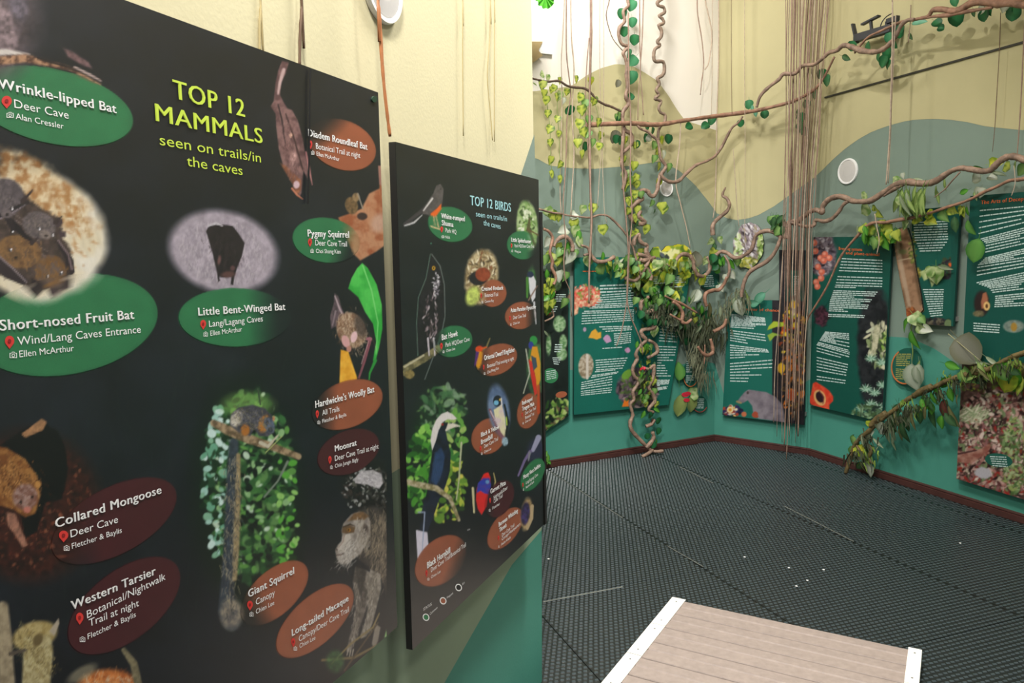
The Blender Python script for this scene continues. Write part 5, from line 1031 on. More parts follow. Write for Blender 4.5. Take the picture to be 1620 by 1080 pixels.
leaves(vA, [(867, 124, 12, 'P'), (886, 128, 12), (897, 146, 12), (912, 126, 13), (935, 128, 12, 'Y'), (885, 152, 16, 'P'), (891, 160, 12, 'W'), (872, 143, 12), (903, 174, 15, 'D'), (897, 176, 10, 'D'), (918, 155, 16, 'B'), (940, 160, 14), (858, 116, 12, 'P', 160), (950, 215, 14), (926, 232, 16, 'D'), (860, 131, 9, 'N', 70), (846, 133, 9, 'N', 60)])
# B: straight reddish branch running to the upper right
vB = vine('long straight reddish branch rising to the right above the boards', [(929, 198, .2), (960, 196, .2), (1000, 195, .2), (1040, 197, .2), (1080, 191, .2), (1120, 185, .2), (1160, 180, .18), (1195, 175, .2), (1238, 165, .2), (1262, 157, .2), (1290, 140, .2), (1306, 118, .18), (1320, 90, .18)], [4.2, 3.8, 3.6, 3.6, 3.2, 2.4, 1.6], 'red', .2)
leaves(vB, [(1185, 165, 14, 'M'), (1195, 178, 14, 'A'), (1210, 181, 13, 'D'), (1126, 190, 15, 'M'), (1116, 198, 14, 'D', -70), (1090, 200, 13, 'D', -60), (980, 180, 14, 'B'), (978, 190, 13, 'D'), (974, 216, 20, 'S'), (1024, 200, 14, 'M', 40), (1033, 207, 12, 'D'), (1172, 195, 12, 'D'), (1008, 228, 13, 'D'), (975, 220, 14, 'D'), (1058, 220, 15, 'D'), (1268, 186, 16, 'D', -20), (1266, 200, 16, 'D'), (1272, 208, 14, 'D'), (1262, 178, 12, 'K'), (1308, 128, 20, 'M', -30), (1300, 118, 18, 'D', -20), (1288, 150, 16, 'D', -40), (1276, 165, 14, 'D', -60)])
# B2: wavy vine over the hanging roots up to the ceiling corner
vB2 = vine('wavy brown vine climbing past the black bracket to the top right', [(1197, 170), (1203, 152), (1216, 138), (1232, 126), (1240, 117), (1258, 116), (1270, 104), (1288, 102), (1302, 92), (1312, 83), (1324, 80), (1334, 72), (1346, 74), (1362, 80), (1385, 82), (1400, 76), (1414, 62), (1426, 40), (1436, 32), (1446, 31)], [2.2, 3, 3, 2.6, 3.4, 4, 3, 2.4], 'tan', .28)
leaves(vB2, [(1348, 73, 16, 'D', -40), (1374, 74, 17, 'D'), (1338, 91, 18, 'K', 60), (1404, 84, 18, 'D'), (1398, 98, 20, 'D', -50), (1407, 60, 17, 'M'), (1414, 70, 15, 'D'), (1190, 172, 12, 'A'), (1390, 90, 14, 'D', -30), (1425, 45, 15, 'D'), (1440, 58, 13, 'K', 30), (1404, 102, 16, 'D', -60), (1422, 52, 16, 'D')])
vB3 = vine('thick gnarled vine along the top right edge with hanging round leaves', [(1352, 84), (1372, 60), (1396, 48), (1422, 36), (1440, 32), (1452, 30), (1468, 26), (1476, 16), (1492, 15), (1508, 18), (1522, 14), (1535, 6), (1556, 3), (1580, 6), (1600, 4), (1630, 8), (1680, 2), (1740, -14), (1810, -20)], [1.5, 2, 2.2, 4, 5, 5, 5, 4], 'red', .24, extra=[([(1460, 30), (1478, 26), (1500, 24), (1520, 20), (1545, 16), (1570, 12)], [1.5, 3, 3, 2])])
leaves(vB3, [(1453, 34, 24, 'A', 80), (1483, 36, 16, 'D', 40), (1489, 44, 12, 'D', 60), (1512, 29, 24, 'D'), (1510, 2, 15, 'M'), (1557, 24, 20, 'D'), (1568, 16, 18, 'D'), (1551, 18, 16, 'W', -50), (1588, 12, 18, 'W', -40), (1604, 22, 22, 'D'), (1597, 18, 16, 'D'), (1614, 2, 14, 'D'), (1540, 20, 14, 'K')])
# C: twisted vine column
vC = vine('twisting vine column with round green leaves hanging over the teal board', [(988, -60), (990, -20), (993, 0), (994, 10), (986, 18), (988, 34), (980, 44), (979, 58), (984, 70), (993, 74), (986, 84), (989, 92), (992, 104), (991, 118), (993, 136), (990, 152), (994, 164), (986, 176), (985, 190), (988, 205), (998, 212), (1000, 225), (994, 234), (984, 242)], [2, 2.6, 2.6, 3, 3.6, 3.2, 3], 'tan', .16, extra=[([(985, 186), (986, 210), (984, 240), (984, 262), (990, 276), (985, 300)], [3, 3, 3])])
leaves(vC, [(1000, 8, 17, 'M'), (984, 21, 16, 'D'), (1001, 35, 15, 'M'), (987, 50, 16, 'D'), (1004, 63, 17, 'D'), (995, 84, 14, 'M'), (1002, 96, 18, 'M', -30), (1000, 122, 20, 'M'), (978, 132, 12, 'S'), (998, 153, 12, 'D', -30), (990, 222, 13), (985, 254, 15), (990, 278, 17, 'P'), (1003, 263, 16), (1001, 286, 15), (990, 297, 13), (1005, 308, 15), (1005, 230, 12), (977, 186, 13, 'B'), (982, 222, 14, 'D')])
# D: corkscrew vine
vD = vine('grey corkscrew vine hanging to the right of the twisting column', [(1048, -50), (1052, -20), (1050, -4), (1040, 4), (1042, 9), (1050, 12), (1051, 20), (1043, 25), (1048, 30), (1050, 37), (1042, 40), (1046, 48), (1046, 58), (1040, 66), (1044, 72), (1036, 78), (1034, 90), (1037, 97), (1049, 98), (1051, 112), (1047, 120), (1040, 124), (1043, 133), (1038, 142), (1042, 150), (1036, 156), (1046, 160), (1042, 170), (1045, 178), (1052, 182), (1051, 194), (1044, 201), (1041, 212), (1042, 222)], [2.6, 2.6, 2.6, 3, 2.4, 2.6], 'grey', .16, k=4)
vD2 = vine('vine looping across the small round speaker and up to the branch', [(1006, 196), (1014, 204), (1024, 208), (1032, 215), (1040, 222), (1043, 235), (1045, 250), (1053, 262), (1050, 270), (1046, 276), (1052, 284), (1062, 288), (1074, 286), (1084, 276), (1100, 262), (1120, 254), (1132, 246), (1142, 232), (1150, 216), (1158, 202), (1168, 194), (1175, 184)], [2.2, 2.2, 2.4, 3, 3, 2.6, 2.4, 1.6], 'tan', .2, k=4)
leaves(vD2, [(1027, 219, 13, 'W', 50), (1047, 223, 14, 'Y', 30), (1057, 219, 14, 'D'), (1036, 230, 14, 'B'), (1041, 240, 15), (1049, 246, 16, 'W'), (1035, 252, 14, 'B'), (1043, 264, 15), (1058, 266, 15, 'B'), (1042, 290, 14, 'Y'), (1047, 328, 17, 'L'), (1031, 322, 13, 'B'), (1022, 218, 14, 'D'), (1036, 334, 8, 'K')])
# E: column continuing: knotted trunk
vE = vine('knotted brown vine column coiling down in front of the teal board', [(1046, 274), (1041, 290), (1040, 300), (1034, 310), (1028, 308), (1024, 302), (1014, 302), (1010, 308), (1016, 314), (1008, 320), (998, 330), (996, 342), (1006, 352), (1016, 354), (1020, 350), (1010, 342), (1014, 334)], [3.4, 3.6, 3.6, 3.4, 3.2], 'tan', .14, k=4, extra=[([(1003, 388), (1004, 378), (1010, 370), (1012, 380), (1018, 386), (1024, 388), (1024, 398), (1030, 408)], [3, 3.4, 3, 2]), ([(1022, 392), (1022, 400), (1028, 408), (1040, 416), (1055, 420), (1066, 418), (1072, 408), (1080, 402), (1090, 404), (1096, 412), (1098, 424), (1104, 435), (1114, 436), (1122, 428), (1122, 416), (1118, 406)], [3, 3, 3.2, 3.6, 3.4, 2.6]), ([(1008, 402), (1018, 404), (1026, 410), (1020, 424), (1012, 436), (1004, 444), (990, 440), (978, 430)], [3.4, 3.4, 2.6]), ([(1018, 420), (1026, 428), (1030, 438), (1028, 448)], [3.4, 3.4, 3]), ([(1012, 410), (1018, 412), (1036, 407)], [4, 4, 3])])
leaves(vE, [(1002, 345, 14), (1014, 350, 20, 'P', 40), (1022, 363, 18, 'L', -10), (1050, 332, 16, 'L'), (996, 318, 15), (1008, 332, 14, 'L'), (1060, 440, 22, 'N', -20), (1050, 438, 24, 'Y', -20), (1066, 450, 22, 'N', 10), (1078, 423, 18, 'P'), (1086, 435, 16, 'Y', -30), (1100, 437, 20, 'Y', 20), (1092, 412, 14, 'P', 30), (1116, 413, 15, 'P', -20), (1128, 402, 20, 'L', -40), (1112, 445, 18, 'Y', 60), (1010, 452, 20, 'P', 50), (1028, 455, 22, 'L', 40), (1068, 466, 18, 'Y', 140), (1101, 468, 24, 'X', -20), (1095, 475, 22, 'G', -20)])
# F: lower pair of looping stems down to the floor
vF = vine('pair of bare looping stems reaching the floor below the vine column', [(1026, 470, .14), (1014, 478, .14), (1018, 494, .14), (1034, 492, .14), (1037, 505, .14), (1034, 518, .14), (1016, 522, .14), (1016, 530, .14), (1022, 538, .14), (1012, 548, .13), (1006, 560, .13), (1008, 568, .13), (1001, 582, .13), (1003, 594, .13), (1010, 602, .13), (1006, 612, .13), (1001, 620, .13), (1003, 632, .13), (997, 640, .12), (1001, 656, .12), (997, 668, .12), (999, 680, .12), (1009, 692, .12), (1020, 703, .12), (1032, 713, .13), (1042, 714, .17), (1050, 713, .2)], [3.4, 3.6, 3.2, 3, 2.8, 3, 3.2, 2.6], 'tan', .13, k=4, extra=[([(1026, 538), (1036, 544), (1040, 556), (1032, 562), (1024, 566)], [3, 3, 2.6]), ([(1015, 580), (1026, 584), (1034, 578), (1034, 590), (1032, 602), (1026, 612), (1032, 622), (1036, 634), (1030, 642), (1026, 648), (1034, 652)], [2.6, 3, 3, 3, 2.4]), ([(1022, 674), (1030, 671), (1036, 664)], [3, 3, 2]), ([(1032, 683), (1034, 692), (1028, 702), (1022, 708)], [3, 3.6, 3.2]), ([(1016, 722, .16), (1024, 718, .15), (1032, 712, .13)], [2.8, 3.2, 3])])
leaves(vF, [(1014, 602, 14, 'P'), (1020, 612, 11, 'L'), (1020, 630, 14, 'B'), (1034, 620, 13, 'B'), (1034, 605, 12, 'L'), (1022, 548, 13, 'F'), (1008, 545, 12, 'F'), (1030, 560, 13, 'F'), (1024, 556, 12, 'L'), (1036, 526, 18, 'P', 30), (1040, 648, 16, 'F', 70), (1030, 656, 12, 'D'), (1042, 666, 12, 'D', 40), (1032, 667, 12, 'R'), (1041, 682, 12, 'D', 20), (1024, 690, 11, 'D'), (1038, 700, 13, 'F'), (1033, 704, 12, 'D'), (1026, 600, 12, 'K'), (1018, 656, 14, 'F', -30), (1022, 640, 11, 'L'), (1038, 640, 12, 'L')])
sprinkle(vF, 1022, 590, 13, 50, 34, 'FKLB', (8, 12), 5)
b = MB(); tube(b, vpath([(1014, 583), (1018, 584), (1020, 580)], .17, 3), [.012, .018, .008], 6, 2, .3); fl_ = b.build('red_flower', mat('red_petal', '#c8283c', .5), vF)
# dense foliage knot between column and wall corner
vG = None; vG = vine('dense knot of leaves and moss around curling stems beside the column', [(1052, 468), (1064, 474), (1078, 480), (1090, 487), (1103, 495)], [1.6, 2.2, 1.6], 'red', .24, extra=[([(1064, 477), (1074, 484), (1080, 496), (1079, 508), (1086, 511), (1094, 505)], [2.6, 3, 2.4]), ([(1060, 497), (1068, 502), (1080, 508)], [1.6, 2, 2]), ([(1118, 484), (1115, 474), (1117, 464), (1128, 459), (1138, 458), (1146, 448), (1150, 438)], [2.8, 3.2, 2.8, 2.6]), ([(1129, 524), (1138, 520), (1146, 514), (1149, 504)], [3, 3.2, 2.2]), ([(1104, 548), (1110, 557), (1118, 562), (1127, 558), (1127, 548), (1124, 536)], [2, 3, 3, 2.4]), ([(1115, 545), (1115, 560), (1114, 576)], [1, 1.2, .8])])
sprinkle(vE, 1004, 320, 14, 60, 16, 'LBLK', (11, 16), 31); sprinkle(vE, 1010, 420, 26, 22, 26, 'KLBPK', (12, 18), 32, (.08, .16)); sprinkle(vE, 1060, 430, 40, 18, 24, 'LYPBK', (12, 20), 33, (.1, .2)); sprinkle(vG, 1042, 474, 38, 18, 54, 'KFDKB', (10, 18), 6); sprinkle(vG, 1030, 500, 22, 22, 20, 'KD', (9, 14), 7); sprinkle(vG, 1100, 515, 28, 34, 34, 'KTGDK', (12, 22), 8); sprinkle(vG, 1082, 500, 22, 16, 16, 'FKL', (9, 14), 9)
leaves(vG, [(1110, 490, 15, 'F'), (1113, 508, 16, 'F', 60), (1073, 470, 14, 'Y', 120), (1090, 474, 10, 'F'), (1066, 512, 14, 'W', -50), (1140, 456, 14, 'W', 20), (1137, 452, 10, 'F'), (1104, 472, 16, 'G', -60), (1150, 440, 14, 'W'), (1124, 492, 30, 'T', 6), (1130, 500, 26, 'G', -10), (1140, 497, 26, 'G', 5), (1120, 520, 34, 'T', 14), (1146, 490, 22, 'G', 10), (1108, 525, 26, 'T', -8)])
moss(vG, [(1090, 500), (1105, 520), (1120, 530), (1130, 515), (1080, 505)], 300, (10, 34), seed=3, kind='dark', spread=13); moss(vG, [(1100, 545), (1096, 560), (1108, 560)], 70, (14, 34), seed=4, kind='grey', spread=6); moss(vG, [(1045, 490), (1060, 500), (1035, 485)], 200, (6, 16), seed=5, kind='dark', spread=12); moss(vG, [(1108, 575), (1112, 590)], 60, (14, 40), seed=6, kind='grey', spread=6, wdt=.8)
# H: stem between column and wall corner, S stem, thick arch
vH = vine('smooth brown stem waving across the corner wall below the roots picture', [(1132, 404), (1140, 398), (1150, 400), (1160, 407), (1170, 407), (1180, 402), (1188, 395), (1192, 385), (1195, 374), (1202, 368), (1214, 365), (1226, 368), (1238, 377)], [3, 3.4, 3, 3, 3, 3.4, 3], 'tan', .18, extra=[([(1146, 404), (1152, 414), (1154, 426), (1152, 436), (1148, 446)], [2, 2.4, 1.8])])
leaves(vH, [(1158, 436, 14, 'W', 30), (1140, 416, 16, 'F'), (1158, 418, 18, 'F', 20), (1166, 414, 16, 'B'), (1140, 380, 13, 'P'), (1124, 382, 14, 'P', -40), (1130, 392, 16, 'K'), (1135, 427, 20, 'F', 80)])
sprinkle(vH, 1136, 412, 14, 14, 12, 'FDK', (10, 15), 11)
vS = vine('short hooked stem standing up from the leaves beside the wall corner', [(1128, 372), (1127, 360), (1130, 352), (1138, 344), (1150, 334), (1154, 324), (1150, 314), (1143, 309), (1146, 300), (1148, 296)], [4, 3.4, 3, 2.8, 2, 1], 'tan', .16)
vJ = vine('forked brown branch descending from the root bundle to a mossy tuft', [(1242, 350), (1236, 372), (1230, 390), (1222, 404), (1212, 414), (1198, 422), (1186, 430), (1178, 444), (1174, 460), (1173, 470)], [2.4, 3, 3.4, 3.6, 3.4, 2.6], 'tan', .2)
leaves(vJ, [(1200, 472, 28, 'A', -60), (1190, 480, 22, 'A', -80), (1175, 478, 30, 'G', 5), (1164, 470, 26, 'G', -30), (1182, 470, 26, 'N', 15), (1156, 480, 26, 'G', -45), (1170, 486, 28, 'X', 10)])
moss(vJ, [(1170, 462), (1155, 478), (1140, 492), (1178, 466)], 60, (12, 34), seed=7, kind='grey', spread=8)
sprinkle(vJ, 1228, 358, 14, 12, 14, 'NKNB', (14, 22), 12, (.16, .24), 60)
# I: the long rope-like vine across the right wall
vI = vine('thick rope-like vine winding across the right wall above the boards', [(1244, 378), (1244, 360), (1250, 352), (1258, 353), (1270, 344), (1282, 335), (1292, 332), (1300, 336), (1302, 326), (1312, 315), (1326, 311), (1338, 313), (1350, 318), (1366, 319), (1378, 317), (1394, 307), (1408, 298), (1420, 291), (1436, 288), (1452, 290), (1468, 290), (1482, 285), (1494, 277), (1506, 270), (1520, 266), (1536, 268), (1556, 271), (1568, 268), (1580, 256), (1592, 249), (1606, 248), (1630, 254), (1670, 244), (1720, 236), (1780, 216), (1840, 214)], [4, 3.6, 4.2, 4, 4.4, 4.4, 3.4, 3.6, 4.4, 4.2], 'tan', .2, extra=[([(1258, 352), (1268, 357), (1280, 358), (1288, 356), (1291, 348), (1304, 350), (1316, 346), (1326, 336), (1334, 324), (1342, 318)], [2.4, 2.8, 3, 3, 2.6]), ([(1246, 352), (1256, 349), (1264, 352)], [3, 3, 2]), ([(1398, 310), (1410, 302), (1424, 294), (1440, 288)], [2, 3.4, 2]), ([(1519, 272), (1508, 284), (1494, 300), (1478, 312)], [1.2, 1.2, .8])])
leaves(vI, [(1366, 312, 16, 'P', -40), (1368, 334, 22, 'P', -60), (1384, 330, 12, 'L', 60), (1391, 340, 15, 'L', 40), (1413, 290, 18, 'G', -60), (1420, 286, 18, 'P', 80), (1429, 278, 10, 'W'), (1452, 283, 18, 'G', 80), (1494, 292, 22, 'N', 15), (1480, 305, 24, 'N', -15), (1484, 312, 22, 'N', 10), (1547, 267, 22, 'F', 80), (1543, 282, 20, 'W', -70), (1576, 259, 22, 'Y', 80), (1580, 274, 24, 'G', 60), (1590, 265, 18, 'L', -60), (1615, 271, 22, 'B', -40), (1605, 262, 16, 'N'), (1572, 280, 16, 'W', 70)])
sprinkle(vI, 1440, 322, 22, 14, 40, 'NNNNG', (26, 42), 13, (.12, .28), 34); sprinkle(vI, 1428, 330, 10, 14, 8, 'NP', (16, 26), 14, (.14, .24), 30)
# K: second branch below
vK = vine('reddish branch slanting over the boards on the right wall', [(1840, 214), (1760, 238), (1690, 264), (1630, 280), (1612, 284), (1596, 286), (1575, 296), (1556, 304), (1540, 313), (1520, 321), (1500, 327), (1480, 334), (1460, 340), (1440, 345), (1420, 348), (1400, 352), (1384, 352), (1372, 357), (1362, 367), (1354, 376), (1344, 387), (1334, 400), (1326, 414), (1318, 432), (1310, 450), (1300, 468), (1290, 484), (1280, 500), (1275, 514)], [4.2, 4, 3.2, 3, 3, 4, 4, 3, 2.8, 2.4, 2.2], 'red', .16)
leaves(vK, [(1543, 397, 40, 'O', -18), (1534, 361, 27, 'O', 20), (1550, 305, 18, 'W', -30), (1544, 310, 16, 'P'), (1524, 304, 18, 'F', -60), (1524, 336, 20, 'L'), (1518, 334, 16, 'L', -30), (1494, 342, 22, 'B', 30), (1506, 334, 18, 'L', 60), (1468, 340, 18, 'Y', -70), (1451, 348, 16, 'Y', 70), (1473, 350, 18, 'Y', 60), (1430, 356, 22, 'P', -30), (1428, 330, 34, 'N', 10), (1376, 366, 24, 'L', -50), (1386, 368, 24, 'P', 10), (1395, 372, 24, 'F', 30), (1404, 366, 24, 'L', -10), (1413, 374, 24, 'Y'), (1355, 366, 22, 'G', -20), (1370, 378, 22, 'F', -30), (1400, 384, 26, 'F', 20), (1511, 355, 26, 'K', 0), (1530, 334, 16, 'F')])
sprinkle(vK, 1390, 372, 30, 16, 18, 'FBLK', (14, 22), 15, (.12, .2), 40)
vK2 = thing('plant_sprig', 'bright green leaf sprig at the foot of the tree trunk cut-out', 'plant', tuple(map(float, W3.at(1440, 520, .09))))
b = MB(); tube(b, vpath([(1446, 498), (1442, 515), (1441, 532), (1444, 556), (1442, 575)], .08, 3), [.004, .004, .003], 5, 3, 0); b.build('stem', mat('green_stalk', '#6f8440', .6), vK2)
leaves(vK2, [(1432, 513, 28, 'F', -50), (1445, 538, 32, 'F', 6), (1450, 506, 24, 'P', 40), (1458, 520, 20, 'P', 60), (1466, 522, 18, 'W', 80), (1460, 506, 14, 'B', 40), (1452, 580, 24, 'N', -12), (1444, 597, 44, 'X', -8), (1455, 592, 34, 'X', 12), (1480, 436, 30, 'P', -8), (1470, 432, 20, 'P', -40), (1494, 424, 26, 'G', 80)], off=.09)
for (x, y, s_, a_, W_, lb, off_, tx, ty) in ((1530, 553, 50, 35, W3, 'round translucent skeleton leaf hanging beside the tall teal board', .12, 1500, 528), (1100, 411, 26, -30, W1, 'small dark skeleton leaf above the corner oval sign', .12, 1093, 395)):
    t = thing('skeleton_leaf', lb, 'leaf', tuple(map(float, W_.at(x, y, off_)))); o = leaf(t, x, y, s_, 'S', a_, off_, tilt=0, W=W_, name='blade'); b = MB(); tube(b, [W_.at(tx, ty, off_ - .01), W_.at(x, y, off_ + .02), W_.at(x + (x - tx) * .8, y + (y - ty) * .8, off_ + .01)], [.003, .0025, .001], 4, 1, 0); b.build('midrib', mat('pale_rib', '#a09c74', .6), t)
# flat leaf cut-outs beside the small signs
lc = thing('leaf_pair_cutout', 'flat pair of pale green leaves with a red flower beside the small round sign', 'plant', tuple(map(float, W1.at(1084, 655, .05))))
for x, y, s_, a_ in ((1075, 642, 36, -12), (1094, 640, 28, 22), (1098, 620, 22, 130)): leaf(lc, x, y, s_, 'P' if s_ < 25 else 'V', a_, .05, tilt=0, W=W1)
b = MB()
for k, (x, y, r_) in enumerate(((1084, 624, 5.5), (1088, 622, 4.5), (1086, 632, 4.5))): b.prism([W1.at(x + r_ * math.cos(t) * 1.1, y + r_ * .7 * math.sin(t) + .3 * k, .058 + .002 * k) for t in np.linspace(0, 6.28, 9)[:-1]], W1.n * .004)
b.build('flower', mat('red_petal', '#c8283c', .5), lc)
lc2 = thing('leaf_cutout', 'single flat green leaf with its tip up beside the dim oval sign', 'plant', tuple(map(float, W1.at(1075, 600, .05)))); leaf(lc2, 1075, 587, 30, 'O', 172, .05, tilt=0, W=W1)
# left group near the partition
vL1 = vine('thin stem crossing from the partition edge into the vine column', [(850, 330, .2), (858, 332, .2), (872, 336), (888, 338), (900, 341), (918, 343), (934, 344), (948, 340), (960, 341), (970, 348), (980, 358), (990, 370), (998, 384), (1004, 400), (1008, 416), (1014, 436)], [2, 1.6, 1.6, 2, 2, 2], 'tan', .16)
leaves(vL1, [(868, 336, 18, 'P', 40), (876, 342, 18, 'L', 30), (922, 332, 16, 'P'), (938, 330, 17, 'L'), (954, 364, 18, 'L', 10), (906, 342, 16, 'W', -60), (908, 355, 18, 'L'), (910, 366, 20, 'P', 20), (890, 365, 18, 'W', -60), (916, 372, 18, 'F'), (884, 345, 14, 'L')])
vL2 = vine('bare orange-brown stem curving down beside the bird board edge', [(860, 362), (868, 366), (874, 376), (872, 388), (870, 400), (874, 414), (873, 424), (878, 434), (879, 442), (876, 450)], [2.4, 2.6, 2.6, 2.4], 'red', .2)
leaves(vL2, [(866, 384, 18, 'W', -30), (870, 408, 20, 'L', -40), (862, 412, 18, 'B'), (882, 412, 20, 'L', 10), (884, 438, 20, 'W', 30), (868, 452, 22, 'W'), (865, 462, 26, 'Y', -5), (872, 484, 22, 'F'), (866, 488, 24, 'L'), (892, 480, 18, 'B'), (894, 438, 18, 'B', -20), (866, 434, 16, 'F')])
sprinkle(vL2, 868, 470, 8, 26, 10, 'LFB', (12, 18), 16, (.14, .22)); b = MB(); tube(b, vpath([(878, 460), (874, 476), (872, 486), (876, 500), (862, 508)], .18, 3), [.008, .006, .006], 6, 3); b.build('twig', BARK['tan'], vL2)
leaves(vL2, [(865, 528, 16, 'G', 40)])
vL3 = vine('arched brown stem among pale leaves left of the teal board', [(876, 390), (880, 382), (886, 376), (894, 374), (902, 380), (906, 390), (905, 398)], [2.6, 3.6, 3.6, 3], 'tan', .18, extra=[([(920, 388), (930, 392), (934, 402), (942, 412), (950, 414), (962, 412), (972, 406)], [2, 3, 3.6, 3.4]), ([(924, 404), (930, 402), (936, 406)], [2.4, 2.6, 2])])
leaves(vL3, [(918, 384, 22, 'P', 60), (912, 392, 18, 'W', 20), (908, 402, 16, 'B'), (932, 414, 20, 'P', 0), (954, 406, 16, 'F'), (952, 426, 22, 'B', 40), (964, 422, 20, 'F', -20), (898, 390, 16, 'F'), (888, 400, 18, 'K', 10), (900, 408, 24, 'W', -20), (884, 392, 16, 'L'), (966, 434, 18, 'K')])
sprinkle(vL3, 988, 424, 26, 14, 22, 'PLBFK', (12, 18), 17); sprinkle(vL3, 892, 404, 14, 14, 12, 'KFB', (12, 18), 18, (.1, .16))
# leaf tuft on the floor edge by the partition
vP = thing('plant_sprig', 'small green sprig at the baseboard beside the partition', 'plant', tuple(map(float, W1.at(864, 728, .05))))
for x, y, s_ in ((866, 724, 14), (862, 728, 14), (868, 730, 12), (864, 718, 12)): leaf(vP, x, y, s_, 'F', LR.uniform(-60, 60) + 180, .05)
b = MB(); tube(b, [room(866, 734, .05), room(866, 722, .05)], [.004, .003], 5, 1, 0); b.build('stem', mat('green_stalk', '#6f8440', .6), vP)
# M: mossy branch at lower right down to the floor
vM = vine('mossy leaf-covered branch arching down to the floor at lower right', [(1840, 500), (1760, 520), (1690, 542), (1630, 556), (1608, 562), (1590, 570), (1568, 582), (1548, 588), (1528, 594), (1510, 598), (1494, 604), (1480, 611), (1464, 617), (1448, 625), (1434, 633), (1420, 645), (1404, 656), (1388, 668), (1374, 682), (1362, 692), (1352, 704), (1346, 720), (1342, 736), (1338, 748)], [6, 6, 5, 5.5, 5, 4.5, 5, 5.5, 5, 4.5, 5], 'moss', .15, extra=[([(1546, 588), (1528, 593), (1512, 598)], [5.5, 6, 5.5]), ([(1474, 612), (1460, 618), (1446, 626)], [5.6, 6, 5]), ([(1402, 654), (1388, 664), (1378, 674)], [5.6, 6, 5]), ([(1362, 690), (1372, 702), (1378, 712), (1374, 726), (1384, 734)], [2, 3, 3, 2]), ([(1352, 700), (1362, 716), (1366, 728)], [2, 2, 1.6])])
leaves(vM, [(1455, 656, 34, 'K', -8), (1475, 660, 36, 'K', 6), (1494, 650, 38, 'R', 8), (1506, 660, 40, 'T', 25), (1488, 668, 24, 'F', -10), (1502, 664, 26, 'K', 30), (1462, 632, 24, 'F'), (1494, 606, 26, 'F', -20), (1506, 578, 26, 'F', 70), (1590, 606, 40, 'Y', -25), (1604, 602, 42, 'F', -25), (1612, 612, 34, 'L', -10), (1556, 576, 30, 'G', 70), (1570, 572, 28, 'G', 60), (1404, 690, 26, 'G', 0), (1412, 700, 28, 'G', 5), (1424, 684, 30, 'T', 0), (1398, 680, 24, 'W', -20), (1374, 686, 26, 'X', -60), (1360, 692, 22, 'G', -50), (1375, 734, 34, 'X', -5), (1366, 728, 22, 'G', -20), (1378, 746, 22, 'W', 0), (1364, 716, 26, 'Y', 30), (1376, 672, 14, 'Y', 20), (1350, 700, 20, 'B', -30), (1352, 716, 20, 'B', -10), (1385, 712, 20, 'G', -30), (1388, 700, 22, 'G', 60), (1440, 664, 30, 'T', 0), (1432, 670, 28, 'K', -5)])
sprinkle(vM, 1700, 545, 90, 12, 20, 'KTBF', (16, 28), 24, (.12, .22), 60, -18); sprinkle(vI, 1720, 245, 80, 12, 10, 'FBLK', (16, 26), 25, (.14, .22), 60, -14); sprinkle(vM, 1424, 668, 26, 20, 18, 'TKGGK', (22, 36), 19, (.12, .2), 25, -35); sprinkle(vM, 1560, 592, 56, 12, 26, 'KTBFNN', (20, 34), 20, (.12, .22), 70, -16); sprinkle(vM, 1484, 634, 34, 16, 18, 'KFT', (16, 26), 21, (.12, .2), 25, -25); sprinkle(vM, 1366, 718, 14, 28, 16, 'GKBT', (12, 22), 22, (.12, .2), 60)
moss(vM, [(1400, 668), (1420, 660), (1440, 645), (1480, 620), (1510, 604), (1550, 594), (1590, 580), (1372, 690), (1356, 716)], 220, (8, 24), off=.17, seed=9, kind='dark', spread=7, wdt=1.6); moss(vM, [(1500, 600), (1560, 585), (1600, 570), (1372, 720), (1440, 640)], 90, (6, 18), off=.18, seed=10, kind='green', spread=9, wdt=1.4)

# ------------------------------------------------------------------ hanging roots and strings, each its own thing
ROOT = {'r': mat('root_reddish', '#8f7565', .6, .2, 40), 'p': mat('root_pale', '#b3a08c', .6, .2, 40), 'd': mat('root_dark', '#6c5440', .65, .2, 40)}
def root(label, pts, wpx, m='r', off=.2, group=None, P=None, name='hanging_root', up=True):
    P = P or [room(q[0], q[1], q[2] if len(q) > 2 else off) for q in pts]
    if up and pts[0][1] <= 4: P = [np.array([P[0][0], P[0][1], HT])] + [np.array([P[0][0], P[0][1], P[0][2] + .12])] + P
    P = smooth_path(P, 4); b = MB(); tube(b, P, [pxr(wpx / 2, P[-1])] * 2 + [pxr(wpx / 2.4, P[-1])], 5, int(pts[0][0]), .18); o = b.build(name, ROOT[m], smooth=True); tag(o, label, 'root', group); return o
root('pale root string nearest the partition, ending above the thin stem', [(893, 0), (890, 60), (888, 95), (889, 150), (888, 220), (886, 300), (888, 338)], 1.6, 'p')
root('reddish root pair partner with a wavy lower end by the bird board', [(896, 0), (896, 80), (900, 120), (903, 150), (897, 190), (896, 240), (893, 290), (891, 320), (892, 345), (895, 380), (892, 410), (894, 440), (902, 462), (904, 500)], 2, 'r')
root('pale root ending in the leaves beside the partition', [(903, 0), (904, 60), (908, 110), (905, 180), (908, 240), (905, 300), (903, 340)], 2, 'p')
root('thick reddish root rope crossing the straight branch end', [(935, 0), (935, 50), (933, 140), (933, 220), (934, 300), (936, 350), (933, 410), (932, 440), (932, 480)], 4, 'r', .24)
root('forked thin root just left of the thick reddish rope', [(932, 60), (928, 110), (926, 170), (930, 230), (934, 300), (937, 360)], 1.8, 'r', .22, up=False)
root('very thin string right of the thick reddish rope', [(949, 0), (949, 120), (952, 220), (948, 280), (945, 330)], 1.1, 'p')
root('thin string ending left of the twisting column', [(955, 0), (955, 160), (953, 240), (956, 330), (960, 352)], 1.1, 'p')
